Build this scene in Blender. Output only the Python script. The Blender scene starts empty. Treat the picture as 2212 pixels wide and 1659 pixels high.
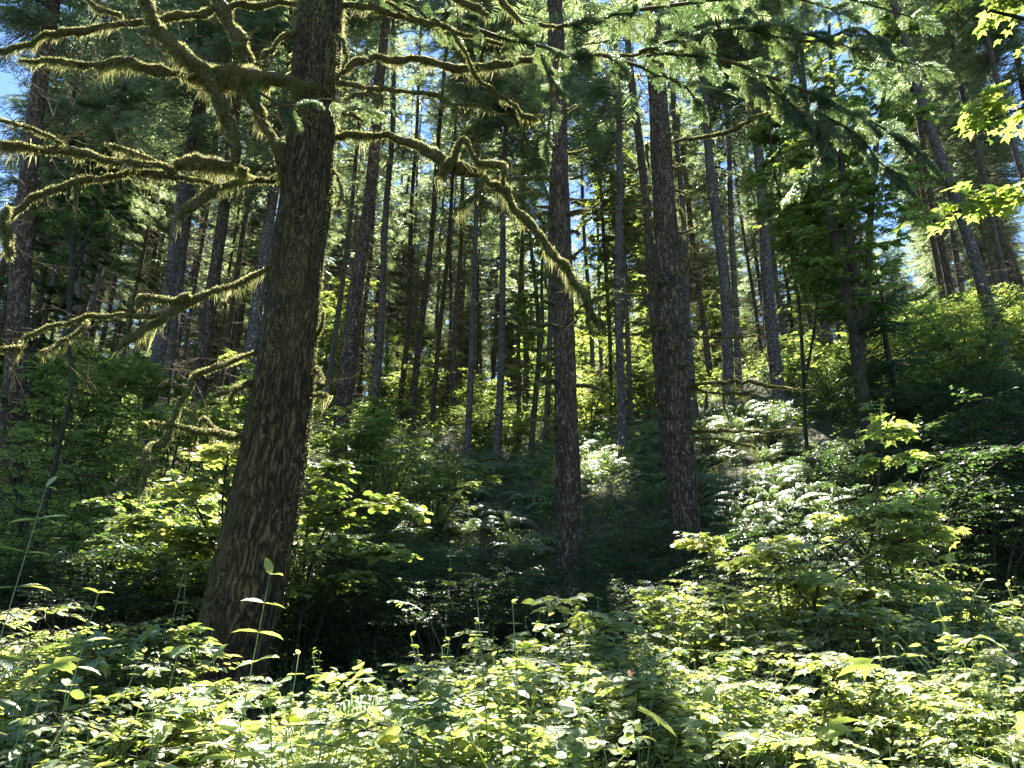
import bpy, math, random
import numpy as np
from mathutils import Vector, Matrix

# ------------------------------------------------------------------ camera, sky, sun, exposure
C = bpy.context.scene
PITCH = math.radians(21.0)
EYE = 1.6
FP = 1609.0                                    # focal length for a 2212 px wide frame
cam_d = bpy.data.cameras.new('camera'); cam = bpy.data.objects.new('camera', cam_d)
C.collection.objects.link(cam); C.camera = cam
cam.location = (0, 0, EYE); cam.rotation_euler = (math.pi/2 + PITCH, 0, 0)
cam_d.sensor_width = 36.0; cam_d.lens = 36.0*FP/2212.0
cam_d.clip_start = 0.05; cam_d.clip_end = 2000
SUN_EL, SUN_AZ = math.radians(60.0), math.radians(2.0)
w = bpy.data.worlds.new("World"); C.world = w; w.use_nodes = True
nt = w.node_tree; nt.nodes.clear()
sky = nt.nodes.new('ShaderNodeTexSky'); sky.sky_type = 'NISHITA'; sky.sun_disc = False
sky.sun_elevation = SUN_EL; sky.sun_rotation = SUN_AZ; sky.air_density = 1.0; sky.dust_density = 0.0; sky.ozone_density = 5.0; sky.altitude = 1500
bg = nt.nodes.new('ShaderNodeBackground'); bg.inputs[1].default_value = 0.05
wo = nt.nodes.new('ShaderNodeOutputWorld')
nt.links.new(sky.outputs[0], bg.inputs[0]); nt.links.new(bg.outputs[0], wo.inputs[0])
sun_d = bpy.data.lights.new('sun', 'SUN'); sun_d.energy = 5.0; sun_d.angle = math.radians(0.5); sun_d.color = (1.0, 0.95, 0.86)
sun = bpy.data.objects.new('sun', sun_d); C.collection.objects.link(sun)
SUNV = np.array([math.sin(SUN_AZ)*math.cos(SUN_EL), math.cos(SUN_AZ)*math.cos(SUN_EL), math.sin(SUN_EL)])
sun.rotation_euler = Vector(SUNV.tolist()).to_track_quat('Z', 'Y').to_euler(); sun.location = (0, 40, 60)
C.view_settings.view_transform = 'Standard'; C.view_settings.look = 'None'
C.view_settings.exposure = 3.0; C.view_settings.gamma = 1.0
C.cycles.max_bounces = 6; C.cycles.diffuse_bounces = 3; C.cycles.glossy_bounces = 2; C.cycles.transmission_bounces = 4
C.cycles.caustics_reflective = False; C.cycles.caustics_refractive = False
C.cycles.sample_clamp_indirect = 6; C.cycles.use_denoising = True; C.cycles.denoising_prefilter = 'NONE'

RNG = np.random.default_rng(7)
COL = C.collection
CP, SP = math.cos(PITCH), math.sin(PITCH)
FWD = np.array([0, CP, SP]); UPV = np.array([0, -SP, CP])

def ray(px, py):
    cx, cy = (px-1106.0)/FP, -(py-829.5)/FP
    return np.array([cx, CP - cy*SP, SP + cy*CP])
def W(px, py, Y):
    d = ray(px, py); return np.array([0, 0, EYE]) + d*(Y/d[1])
def proj(p):
    p = np.asarray(p, float) - np.array([0, 0, EYE])
    f = p@FWD
    return 1106 + FP*p[..., 0]/f, 829.5 - FP*(p@UPV)/f, f

# ------------------------------------------------------------------ terrain height
def vhash(ix, iy, s):
    n = (ix.astype(np.int64)*374761393 + iy.astype(np.int64)*668265263 + s*974634777) & 0x7fffffff
    n = ((n ^ (n >> 13))*1274126177) & 0x7fffffff
    return ((n ^ (n >> 16)) & 0xffff)/65535.0
def vn(x, y, s=0, perx=None):
    x = np.asarray(x, float); y = np.asarray(y, float)
    ix, iy = np.floor(x), np.floor(y); fx, fy = x-ix, y-iy
    fx = fx*fx*(3-2*fx); fy = fy*fy*(3-2*fy)
    a, b = (ix, ix+1) if perx is None else (ix % perx, (ix+1) % perx)
    return (vhash(a, iy, s)*(1-fx)+vhash(b, iy, s)*fx)*(1-fy) + (vhash(a, iy+1, s)*(1-fx)+vhash(b, iy+1, s)*fx)*fy
GY = [-60, 0, 2, 3, 5, 6.5, 10, 13, 16, 20, 24, 30, 36, 45, 55, 80, 200, 400]
GZ = [-3, 0, .25, .5, .95, 1.12, 1.4, 2.1, 4.2, 6.4, 7.9, 10.7, 13.2, 15.8, 17.2, 15, -5, -40]
def G(x, y):
    x = np.asarray(x, float); y = np.asarray(y, float)
    z = (np.interp(y-.8, GY, GZ)+np.interp(y+.8, GY, GZ)+np.interp(y, GY, GZ))/3
    k = np.clip((y-4)/10, 0, 1); k = k*k*(3-2*k)
    xr = np.clip(x, 0, 40); xl = np.clip(-x, 0, 40)
    z = z + k*(.24*xr*np.clip(1-(y-30)/40, .3, 1) + .06*xl)
    return z + .25*(vn(x*.35+9, y*.35, 3)-.5) + .1*(vn(x*1.3, y*1.3, 4)-.5)

# where the sun comes down through the canopy: (x, y, rx, ry, share of light)
LIT = [(0.8, 3.4, 4.2, 2.6, .97), (-2.6, 3.2, 2.6, 2.0, .85), (4.4, 5.5, 3.6, 2.6, .95), (3.2, 7.6, 2.4, 1.6, .9), (5.2, 8.5, 2.4, 2.2, .9),
       (-3.1, 7.8, 1.7, 1.5, .95), (-1.0, 5.0, 3.2, 1.2, .9), (6.0, 13, 2.4, 3.0, .97), (4.6, 10.5, 2.2, 2.0, .8),
       (3.6, 24.5, 2.2, 4.0, .95), (17, 24, 6, 7, .95), (-5.2, 14.0, 3.0, 2.8, .78), (-2.6, 17.3, 1.3, 1.5, .75), (2.6, 19.5, 1.8, 2.5, .97), (-.3, 15.8, 1.2, 1.0, .97),
       (-.6, 12.8, 1.4, 1.6, .6), (0, 23, 4, 3, .6), (6.8, 18.5, 3, 3, .8), (-7, 22, 5, 5, .75), (4, 34, 16, 9, .8), (-12, 30, 8, 8, .75), (-.9, 7.3, .7, .7, .85)]
SHADE = [(8.2, 10, 2.2, 3.2), (-.8, 9.3, 1.7, 2.0), (1.8, 10.5, 1.5, 1.8), (-8, 9, 2.5, 2.2)]
def demand(x, y):
    L = np.zeros_like(x)
    for (cx, cy, rx, ry, a) in LIT:
        d = np.sqrt(((x-cx)/rx)**2+((y-cy)/ry)**2)
        L = np.maximum(L, (a*.35+.65*(a > .7))*np.clip((1.3-d)/.3, 0, 1))
    for (cx, cy, rx, ry) in SHADE:
        L *= 1-.95*np.clip((1.15-np.sqrt(((x-cx)/rx)**2+((y-cy)/ry)**2))/.3, 0, 1)
    return L
def sun_foot(P):
    t = np.zeros(len(P))
    for _ in range(8):
        q = P - SUNV*t[:, None]
        t += (q[:, 2]-G(q[:, 0], q[:, 1])-.8)/SUNV[2]*.85
    return P - SUNV*t[:, None]
def keep_mask(P, rng):
    q = sun_foot(P); L = demand(q[:, 0], q[:, 1])
    px, py, f = proj(P)
    inview = (py > -40) & (py < 1700) & (px > -50) & (px < 2262) & (f > 0)
    r = vn(q[:, 0]*2.2, q[:, 1]*2.2, 21)*.6 + rng.random(len(P))*.4
    return np.where(inview, r > L*np.where((P[:, 1] > 17) & (L < .9), .45, .74), r > L)

# ------------------------------------------------------------------ geometry collector
class Geo:
    def __init__(s): s.V = []; s.F = []; s.T = []; s.U = []; s.n = 0
    def add(s, V, F, T=0.5, U=None):
        V = np.asarray(V, float).reshape(-1, 3); F = np.asarray(F, int).reshape(-1, 3)
        if len(V) == 0: return s
        s.V.append(V); s.F.append(F+s.n); s.n += len(V)
        s.T.append(np.full(len(V), T, float) if np.isscalar(T) else np.asarray(T, float))
        s.U.append(np.zeros((len(V), 3)) if U is None else np.asarray(U, float))
        return s
    def arrays(s):
        return np.concatenate(s.V), np.concatenate(s.F), np.concatenate(s.T), np.concatenate(s.U)
    def inst(s, tpl, O, X, N, S, T=None, rng=RNG):
        """copies of a template: origin O, local x along X, local z near N, scale S (n) or (n,3)"""
        V, F, TT, UU = tpl; O = np.asarray(O, float); n = len(O)
        if n == 0: return s
        X = X/np.maximum(np.linalg.norm(X, axis=1, keepdims=True), 1e-9)
        Yv = np.cross(N, X); l = np.linalg.norm(Yv, axis=1, keepdims=True)
        bad = (l < 1e-4)[:, 0]
        if bad.any(): Yv[bad] = np.cross(np.array([.3, .9, .2]), X[bad]); l = np.linalg.norm(Yv, axis=1, keepdims=True)
        Yv = Yv/l; Z = np.cross(X, Yv)
        S = np.asarray(S, float)
        if S.ndim == 1: S = np.repeat(S[:, None], 3, 1)
        R = (O[:, None, :] + (S[:, 0, None]*V[None, :, 0])[:, :, None]*X[:, None, :]
             + (S[:, 1, None]*V[None, :, 1])[:, :, None]*Yv[:, None, :] + (S[:, 2, None]*V[None, :, 2])[:, :, None]*Z[:, None, :])
        FF = (F[None]+(np.arange(n)*len(V))[:, None, None])
        t = rng.random(n) if T is None else np.asarray(T, float)
        tt = np.clip(t[:, None] + (TT[None]-.5)*.5, 0, 1)
        s.V.append(R.reshape(-1, 3)); s.F.append(FF.reshape(-1, 3)+s.n); s.T.append(tt.reshape(-1)); s.U.append(np.tile(UU, (n, 1)))
        s.n += n*len(V); return s
    def tpl(s): return s.arrays()
    def build(s, name, mat, parent=None, smooth=True):
        o = bpy.data.objects.new(name, mesh_of(name, s, mat, smooth)); COL.objects.link(o)
        if parent is not None: o.parent = parent
        return o
def mesh_of(name, g, mat, smooth=True):
    V, F, T, U = g.arrays()
    me = bpy.data.meshes.new(name)
    me.vertices.add(len(V)); me.vertices.foreach_set('co', V.astype(np.float32).ravel())
    me.loops.add(len(F)*3); me.loops.foreach_set('vertex_index', F.astype(np.int32).ravel())
    me.polygons.add(len(F)); me.polygons.foreach_set('loop_start', np.arange(0, len(F)*3, 3, dtype=np.int32))
    me.update(calc_edges=True)
    if smooth: me.polygons.foreach_set('use_smooth', np.ones(len(F), bool))
    a = me.attributes.new('tint', 'FLOAT', 'POINT'); a.data.foreach_set('value', T.astype(np.float32))
    if np.abs(U).max() > 0:
        b = me.attributes.new('buv', 'FLOAT_VECTOR', 'POINT'); b.data.foreach_set('vector', U.astype(np.float32).ravel())
    me.materials.append(mat); return me
def empty(name, loc=(0, 0, 0), rot=None, scale=1.0):
    o = bpy.data.objects.new(name, None); COL.objects.link(o); o.location = loc; o.empty_display_size = .2
    if rot is not None: o.rotation_euler = rot
    o.scale = (scale,)*3; return o
def tag(o, label, cat, group=None, kind=None):
    if label: o['label'] = label
    if cat: o['category'] = cat
    if group: o['group'] = group
    if kind: o['kind'] = kind
    return o
def copy_tree(o, parent=None):
    c = o.copy(); COL.objects.link(c); c.parent = parent
    for ch in list(o.children): copy_tree(ch, c)
    return c
REG = []                                      # (object, description, world point) waiting for a label

def catmull(P, n):
    P = np.asarray(P, float)
    if len(P) < 3: t = np.linspace(0, 1, n)[:, None]; return P[0]*(1-t)+P[-1]*t
    Q = np.vstack([2*P[0]-P[1], P, 2*P[-1]-P[-2]]); m = len(P)-1
    u = np.linspace(0, m, n); k = np.minimum(u.astype(int), m-1); t = (u-k)[:, None]
    a, b, c, d = Q[k], Q[k+1], Q[k+2], Q[k+3]
    return .5*((2*b)+(-a+c)*t+(2*a-5*b+4*c-d)*t**2+(-a+3*b-3*c+d)*t**3)
def frames(P):
    T = np.gradient(P, axis=0); T /= np.linalg.norm(T, axis=1, keepdims=True)+1e-12
    ref = np.array([0, 0, 1.]) if abs(T[:, 2]).mean() < .8 else np.array([0, 1., 0])
    A = np.cross(T, ref); A /= np.linalg.norm(A, axis=1, keepdims=True)+1e-12
    return T, A, np.cross(A, T)
def tube(P, R, sides, disp=None, tint=.5, cap=True):
    """tube along P with radii R; disp(u in metres of arc, v along, ang) adds to the radius; carries bark coordinates"""
    P = np.asarray(P, float); R = np.asarray(R, float); n = len(P)
    T, A, B = frames(P)
    L = np.concatenate([[0], np.cumsum(np.linalg.norm(np.diff(P, axis=0), axis=1))])
    ang = np.linspace(0, 2*math.pi, sides+1); rm = max(R.mean(), 1e-4)
    AN, LL = np.meshgrid(ang, L); rr = np.repeat(R[:, None], sides+1, 1)
    if disp is not None: rr = rr + disp(AN, LL, rr)
    V = P[:, None, :] + rr[..., None]*(np.cos(AN)[..., None]*A[:, None, :] + np.sin(AN)[..., None]*B[:, None, :])
    U = np.stack([AN*rm, LL, np.zeros_like(AN)], -1)
    i = np.arange(n-1)[:, None]*(sides+1) + np.arange(sides)[None]
    q = np.stack([i, i+1, i+sides+2, i+sides+1], -1).reshape(-1, 4)
    F = np.concatenate([q[:, [0, 1, 2]], q[:, [0, 2, 3]]])
    V = V.reshape(-1, 3); U = U.reshape(-1, 3)
    if cap:
        V = np.vstack([V, P[-1]+T[-1]*R[-1]*.6]); U = np.vstack([U, [0, L[-1], 0]])
        b = (n-1)*(sides+1)+np.arange(sides); F = np.vstack([F, np.stack([b, b+1, np.full(sides, len(V)-1)], -1)])
    return V, F, np.full(len(V), tint), U

# ------------------------------------------------------------------ templates
def g_from(V, F, T=None):
    V = np.asarray(V, float); return (V, np.asarray(F, int), np.full(len(V), .5) if T is None else np.asarray(T, float), np.zeros((len(V), 3)))
LEAF = g_from([(0, 0, 0), (.33, 0, .0), (.68, 0, -.01), (1, 0, -.1), (.14, .17, .04), (.42, .27, .06), (.76, .17, .02), (.14, -.17, .04), (.42, -.27, .06), (.76, -.17, .02)],
              [(0, 1, 4), (4, 1, 5), (1, 2, 5), (5, 2, 6), (2, 3, 6), (0, 7, 1), (7, 8, 1), (1, 8, 2), (8, 9, 2), (2, 9, 3)])
ROUND = g_from([(0, 0, 0), (.5, 0, 0), (1, 0, -.06), (.12, .26, .03), (.5, .42, .06), (.85, .3, .02), (.12, -.26, .03), (.5, -.42, .06), (.85, -.3, .02)],
               [(0, 1, 3), (3, 1, 4), (4, 1, 5), (1, 2, 5), (0, 6, 1), (6, 7, 1), (7, 8, 1), (1, 8, 2)])
LANCE = g_from([(0, 0, 0), (.4, 0, .02), (.75, 0, 0), (1, 0, -.08), (.2, .1, .04), (.5, .14, .05), (.8, .07, .02), (.2, -.1, .04), (.5, -.14, .05), (.8, -.07, .02)], LEAF[1])
DIA = g_from([(0, 0, 0), (1, 0, -.08), (.45, .3, .07), (.45, -.3, .07), (.5, 0, 0)], [(0, 4, 2), (2, 4, 1), (0, 3, 4), (3, 1, 4)])
def maple_tpl(detail):
    tips = [(-118, .5), (-62, .86), (0, 1.0), (62, .86), (118, .5)]; pts = []
    for i, (a, r) in enumerate(tips):
        if detail:
            pts += [(a-13, r*.72, .03), (a-5, r*.78, .01), (a, r, -.09), (a+5, r*.78, .01), (a+13, r*.72, .03)]
        else: pts += [(a-10, r*.75, .02), (a, r, -.09), (a+10, r*.75, .02)]
        if i < 4: pts.append(((a+tips[i+1][0])/2, .42 if detail else .45, .06))
    V = [(.0, 0, 0)]+[(r*math.cos(math.radians(a)), r*math.sin(math.radians(a)), z) for a, r, z in pts]
    F = [(0, k, k+1) for k in range(1, len(pts))]
    return g_from(V, F)
MAPLE, MAPLE_D = maple_tpl(False), maple_tpl(True)
LEAF, ROUND, LANCE, MAPLE_D = [(q[0], q[1], q[2], q[0].copy()) for q in (LEAF, ROUND, LANCE, MAPLE_D)]   # leaf coordinates for the veins
_h = math.sqrt(3)/2
def prism_tpl(seg=2, bend=-.06):
    V, F = [], []
    for i in range(seg+1):
        t = i/seg; r = (1-.75*t)
        for k in range(3):
            a = k*2*math.pi/3; V.append((t, r*math.cos(a), r*math.sin(a)+0))
        if i:
            b = (i-1)*3
            for k in range(3):
                c = (k+1) % 3; F += [(b+k, b+c, b+3+c), (b+k, b+3+c, b+3+k)]
    return g_from(V, F)
TWIG = prism_tpl(2)
BLADE = g_from([(0, .5, 0), (0, -.5, 0), (.5, .42, .02), (.5, -.42, .02), (1, 0, 0)], [(0, 1, 3), (0, 3, 2), (2, 3, 4)])
STRIP = g_from([(0, .35, 0), (0, -.35, 0), (.5, .5, .04), (.5, -.5, .04), (1, 0, -.02)], [(0, 1, 3), (0, 3, 2), (2, 3, 4)])

def unit(v): return v/(np.linalg.norm(v, axis=-1, keepdims=True)+1e-12)
def rdir(rng, n): return unit(rng.normal(size=(n, 3)))

def far_spray(rng):                            # one flat drooping spray of a conifer, axis of length 1
    g = Geo(); O, X, N, S = [], [], [], []
    for i in range(9):
        t = .08+.9*i/9
        for sd in (-1, 1):
            l = .42*(1-t)**.7+.1; a = math.radians(48+rng.uniform(-10, 10))
            O.append((t, 0, -.18*t*t)); X.append((math.cos(a), sd*math.sin(a), rng.uniform(-.35, .02))); N.append(rng.normal(size=3)*.5+[0, 0, 1]); S.append((l, .045, 1))
    for i in range(3):
        O.append((i*.3, 0, -.18*(i*.3)**2)); X.append((1, rng.uniform(-.05, .05), -.2)); N.append(rng.normal(size=3)+[0, 0, 1]); S.append((.42, .05, 1))
    return g.inst(STRIP, np.array(O), np.array(X, float), np.array(N), np.array(S), rng=rng).tpl()
SPRAYS = [far_spray(RNG) for _ in range(4)]

def near_spray(rng, twigs=13, needle=.021, step=.0062, L=.5):   # a bough tip with single needles, real metres
    g = Geo(); O, X, N, S = [], [], [], []; TO, TX, TS = [], [], []
    axes = [(np.zeros(3), np.array([1, 0, -.12]), L)]
    for i in range(twigs):
        t = .06+.88*i/twigs
        for sd in (-1, 1):
            l = (.22*(1-t)**.8+.05)*rng.uniform(.75, 1.15); a = math.radians(50+rng.uniform(-9, 9))
            axes.append((np.array([t*L, 0, -.12*t*L-.06*t*t*L]), np.array([math.cos(a), sd*math.sin(a), rng.uniform(-.45, -.05)]), l))
    for o, d, l in axes:
        d = d/np.linalg.norm(d); n = max(4, int(l/step)); s = (np.arange(n)+.5)/n
        TO.append(o); TX.append(d); TS.append((l, .0022, .0022))
        pts = o+d*l*s[:, None]; pts[:, 2] -= .12*l*s*s
        r = rdir(rng, n*2); r -= (r@d)[:, None]*d; r = unit(r+np.array([0, 0, .25]))
        O.append(np.repeat(pts, 2, 0)); X.append(unit(r+d*.55)); N.append(rdir(rng, n*2)); S.append(np.stack([np.full(n*2, needle)*rng.uniform(.7, 1.05, n*2), np.full(n*2, .0042), np.ones(n*2)], 1))
    g.inst(STRIP, np.concatenate(O), np.concatenate(X), np.concatenate(N), np.concatenate(S), rng=rng)
    g.inst(TWIG, np.array(TO), np.array(TX), np.tile([0, 0, 1.], (len(TO), 1)), np.array(TS), T=np.zeros(len(TO)))
    return g.tpl()
NEAR = [near_spray(RNG), near_spray(RNG, 11)]

# ------------------------------------------------------------------ materials
def ramp(nt, stops):
    r = nt.nodes.new('ShaderNodeValToRGB'); e = r.color_ramp.elements
    while len(e) < len(stops): e.new(.5)
    for k, (p, c) in enumerate(stops): e[k].position = p; e[k].color = (*c, 1)
    return r
def leaf_mat(name, cols, trans, mix=.45, rough=.38, spec=.5, objvar=.25, veins=False):
    m = bpy.data.materials.new(name); m.use_nodes = True; t = m.node_tree; t.nodes.clear(); L = t.links
    at = t.nodes.new('ShaderNodeAttribute'); at.attribute_name = 'tint'
    oi = t.nodes.new('ShaderNodeObjectInfo')
    mm = t.nodes.new('ShaderNodeMath'); mm.operation = 'MULTIPLY_ADD'; mm.inputs[1].default_value = objvar; L.new(oi.outputs['Random'], mm.inputs[0])
    m2 = t.nodes.new('ShaderNodeMath'); m2.operation = 'MULTIPLY'; m2.inputs[1].default_value = 1-objvar; L.new(at.outputs['Fac'], m2.inputs[0]); L.new(m2.outputs[0], mm.inputs[2])
    r1 = ramp(t, cols); r2 = ramp(t, trans); L.new(mm.outputs[0], r1.inputs[0]); L.new(mm.outputs[0], r2.inputs[0])
    p = t.nodes.new('ShaderNodeBsdfPrincipled'); p.inputs['Roughness'].default_value = rough; p.inputs['Specular IOR Level'].default_value = spec
    L.new(r1.outputs[0], p.inputs['Base Color'])
    tr = t.nodes.new('ShaderNodeBsdfTranslucent'); L.new(r2.outputs[0], tr.inputs['Color'])
    mx = t.nodes.new('ShaderNodeMixShader'); mx.inputs[0].default_value = mix; L.new(p.outputs[0], mx.inputs[1]); L.new(tr.outputs[0], mx.inputs[2])
    if veins:
        av = t.nodes.new('ShaderNodeAttribute'); av.attribute_name = 'buv'; sx = t.nodes.new('ShaderNodeSeparateXYZ'); L.new(av.outputs['Vector'], sx.inputs[0])
        def M(op, a, b=None):
            k = t.nodes.new('ShaderNodeMath'); k.operation = op
            for q, v in ((0, a), (1, b)):
                if v is None: continue
                if isinstance(v, (int, float)): k.inputs[q].default_value = v
                else: L.new(v, k.inputs[q])
            return k.outputs[0]
        ay = M('ABSOLUTE', sx.outputs[1]); ph = M('MULTIPLY', M('SUBTRACT', sx.outputs[0], M('MULTIPLY', ay, .9)), 52.0); lat = M('POWER', M('ABSOLUTE', M('SINE', ph)), .45)
        mid = M('MINIMUM', M('MULTIPLY', ay, 45.0), 1.0); h = M('MULTIPLY', lat, mid)
        nz = t.nodes.new('ShaderNodeTexNoise'); nz.inputs['Scale'].default_value = 60; hh = M('ADD', h, M('MULTIPLY', nz.outputs['Fac'], .8))
        bp = t.nodes.new('ShaderNodeBump'); bp.inputs['Strength'].default_value = .7; bp.inputs['Distance'].default_value = .003; L.new(hh, bp.inputs['Height']); L.new(bp.outputs[0], p.inputs['Normal'])
        for src, dst in ((r1, p.inputs['Base Color']), (r2, tr.inputs['Color'])):
            hs = t.nodes.new('ShaderNodeHueSaturation'); L.new(src.outputs[0], hs.inputs['Color']); L.new(M('ADD', M('MULTIPLY', hh, .25), .8), hs.inputs['Value']); L.new(hs.outputs[0], dst)
    o = t.nodes.new('ShaderNodeOutputMaterial'); L.new(mx.outputs[0], o.inputs[0]); return m
def even(*c): return [(i/(len(c)-1), k) for i, k in enumerate(c)]
M_leaf = leaf_mat('broad_leaf', [(0,(.038,.066,.024)),(.5,(.062,.1,.032)),(.9,(.1,.135,.045)),(1,(.2,.15,.05))], [(0,(.2,.36,.06)),(.5,(.4,.54,.09)),(.9,(.66,.7,.13)),(1,(.8,.6,.15))], .45, .38, .8)
M_leafnear = leaf_mat('undergrowth_leaf', [(0,(.08,.13,.05)),(.5,(.15,.205,.085)),(.92,(.26,.29,.14)),(1,(.3,.2,.07))], [(0,(.26,.4,.06)),(.5,(.5,.6,.1)),(.92,(.75,.78,.18)),(1,(.85,.6,.2))], .34, .38, 1.0, veins=True)  # base colours paled to paint in sun glare on the near leaves
M_dark = leaf_mat('shaded_leaf', even((.018, .034, .014), (.035, .056, .02)), even((.06, .13, .025), (.14, .24, .04)), .4, .42)  # darkened leaf copy: the shade of the hollows is put into its colour
M_needle = leaf_mat('far_needles', even((.035, .06, .03), (.06, .10, .045), (.09, .125, .06)), even((.16, .25, .09), (.28, .37, .14), (.45, .5, .22)), .45, .4)  # lightened in place of haze and glare over the background crowns
M_fir = leaf_mat('near_needles', even((.03, .05, .03), (.055, .085, .045), (.09, .12, .065)), even((.15, .26, .08), (.28, .42, .12), (.48, .58, .2)), .45, .4)
M_fern = leaf_mat('fern_leaf', even((.08, .12, .06), (.13, .17, .085)), even((.2, .34, .1), (.36, .46, .14)), .25, .42, .8)
M_moss = leaf_mat('moss', even((.045, .05, .016), (.11, .12, .035), (.25, .25, .10)), even((.13, .15, .035), (.42, .43, .14), (.92, .88, .48)), .55, .8, .2, .1)
M_lichen = leaf_mat('lichen', even((.16, .16, .09), (.30, .29, .17)), even((.4, .38, .2), (.75, .7, .42)), .5, .8, .2, .1)
M_dead = leaf_mat('dead_wood', even((.05, .042, .025), (.12, .105, .065), (.22, .19, .12)), even((.2, .17, .09), (.4, .34, .2)), .25, .8, .2, .3)
M_brown = leaf_mat('withered_leaf', even((.2, .09, .03), (.35, .15, .04)), even((.5, .16, .03), (.6, .25, .05)), .4, .6, .3)

def bark_mat(name, dark, mid, light, lich, su=9, sv=2.2, bump=.03, lichen=.5, moss=None):
    m = bpy.data.materials.new(name); m.use_nodes = True; t = m.node_tree; L = t.links; p = t.nodes['Principled BSDF']
    at = t.nodes.new('ShaderNodeAttribute'); at.attribute_name = 'buv'
    oi = t.nodes.new('ShaderNodeObjectInfo'); ad = t.nodes.new('ShaderNodeVectorMath'); ad.operation = 'ADD'
    sc = t.nodes.new('ShaderNodeMath'); sc.operation = 'MULTIPLY'; sc.inputs[1].default_value = 37.0; L.new(oi.outputs['Random'], sc.inputs[0])
    L.new(at.outputs['Vector'], ad.inputs[0]); L.new(sc.outputs[0], ad.inputs[1])
    def mapped(a, b, src=ad):
        mp = t.nodes.new('ShaderNodeMapping'); mp.inputs['Scale'].default_value = (a, b, 1); L.new(src.outputs[0], mp.inputs[0]); return mp
    def noise(vec, s, d, r=.6):
        n = t.nodes.new('ShaderNodeTexNoise'); n.inputs['Scale'].default_value = s; n.inputs['Detail'].default_value = d; n.inputs['Roughness'].default_value = r
        L.new(vec.outputs[0], n.inputs['Vector']); return n
    wn = noise(mapped(2, 1), 2.5, 3); wv = t.nodes.new('ShaderNodeVectorMath'); wv.operation = 'MULTIPLY_ADD'
    L.new(wn.outputs['Color'], wv.inputs[0]); wv.inputs[1].default_value = (.2, .6, 0); L.new(ad.outputs[0], wv.inputs[2])
    vo = t.nodes.new('ShaderNodeTexVoronoi'); vo.feature = 'DISTANCE_TO_EDGE'; vo.inputs['Scale'].default_value = 1; vo.inputs['Randomness'].default_value = 1
    L.new(mapped(su*2, sv*1.6, wv).outputs[0], vo.inputs['Vector'])
    fine = noise(mapped(14, 5), 6, 6, .7)
    h1 = t.nodes.new('ShaderNodeMath'); h1.operation = 'MULTIPLY'; h1.inputs[1].default_value = 1.9; h1.use_clamp = True; L.new(vo.outputs['Distance'], h1.inputs[0])
    h2 = t.nodes.new('ShaderNodeMath'); h2.operation = 'MULTIPLY_ADD'; h2.inputs[1].default_value = .55; L.new(fine.outputs['Fac'], h2.inputs[0]); L.new(h1.outputs[0], h2.inputs[2])
    cr = ramp(t, [(.25, dark), (.7, mid), (1.15 if False else 1.0, light)]); h3 = t.nodes.new('ShaderNodeMath'); h3.operation = 'MULTIPLY'; h3.inputs[1].default_value = .72
    L.new(h2.outputs[0], h3.inputs[0]); L.new(h3.outputs[0], cr.inputs[0])
    ln = noise(mapped(5, 2.5), 5, 5, .65); lr = ramp(t, [(.56, (0, 0, 0)), (.66, (1, 1, 1))]); L.new(ln.outputs['Fac'], lr.inputs[0])
    lm = t.nodes.new('ShaderNodeMath'); lm.operation = 'MULTIPLY'; lm.inputs[1].default_value = lichen; L.new(lr.outputs[0], lm.inputs[0])
    mx = t.nodes.new('ShaderNodeMix'); mx.data_type = 'RGBA'; L.new(lm.outputs[0], mx.inputs['Factor']); L.new(cr.outputs[0], mx.inputs['A']); mx.inputs['B'].default_value = (*lich, 1)
    out = mx
    if moss:
        mn = noise(mapped(1.2, .5), 1.7, 4); mr = ramp(t, [(.46, (0, 0, 0)), (.7, (.6, .6, .6))]); L.new(mn.outputs['Fac'], mr.inputs[0])
        out = t.nodes.new('ShaderNodeMix'); out.data_type = 'RGBA'; L.new(mr.outputs[0], out.inputs['Factor']); L.new(mx.outputs['Result'], out.inputs['A']); out.inputs['B'].default_value = (*moss, 1)
    L.new(out.outputs['Result'], p.inputs['Base Color']); p.inputs['Roughness'].default_value = .9; p.inputs['Specular IOR Level'].default_value = .25
    bp = t.nodes.new('ShaderNodeBump'); bp.inputs['Strength'].default_value = .9; bp.inputs['Distance'].default_value = bump
    L.new(h2.outputs[0], bp.inputs['Height']); L.new(bp.outputs[0], p.inputs['Normal']); return m
M_barkbig = bark_mat('furrowed_bark', (.014, .009, .004), (.11, .08, .032), (.18, .135, .058), (.24, .22, .12), 15, 2.0, .05, .45, (.07, .066, .014))
M_bark = bark_mat('fir_bark', (.024, .017, .011), (.11, .082, .052), (.19, .15, .1), (.36, .34, .27), 9, 1.9, .03, .45)
M_barkgrey = bark_mat('grey_bark', (.04, .036, .032), (.125, .115, .1), (.2, .19, .17), (.42, .42, .38), 8, 7, .015, .6)
M_barkmaple = bark_mat('maple_bark', (.018, .016, .011), (.042, .037, .024), (.075, .068, .045), (.14, .14, .09), 14, 4, .01, .5, (.06, .07, .02))
M_stem = leaf_mat('green_stem', even((.07, .05, .025), (.12, .10, .04)), even((.1, .12, .04), (.2, .2, .05)), .1, .6, .3)

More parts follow.
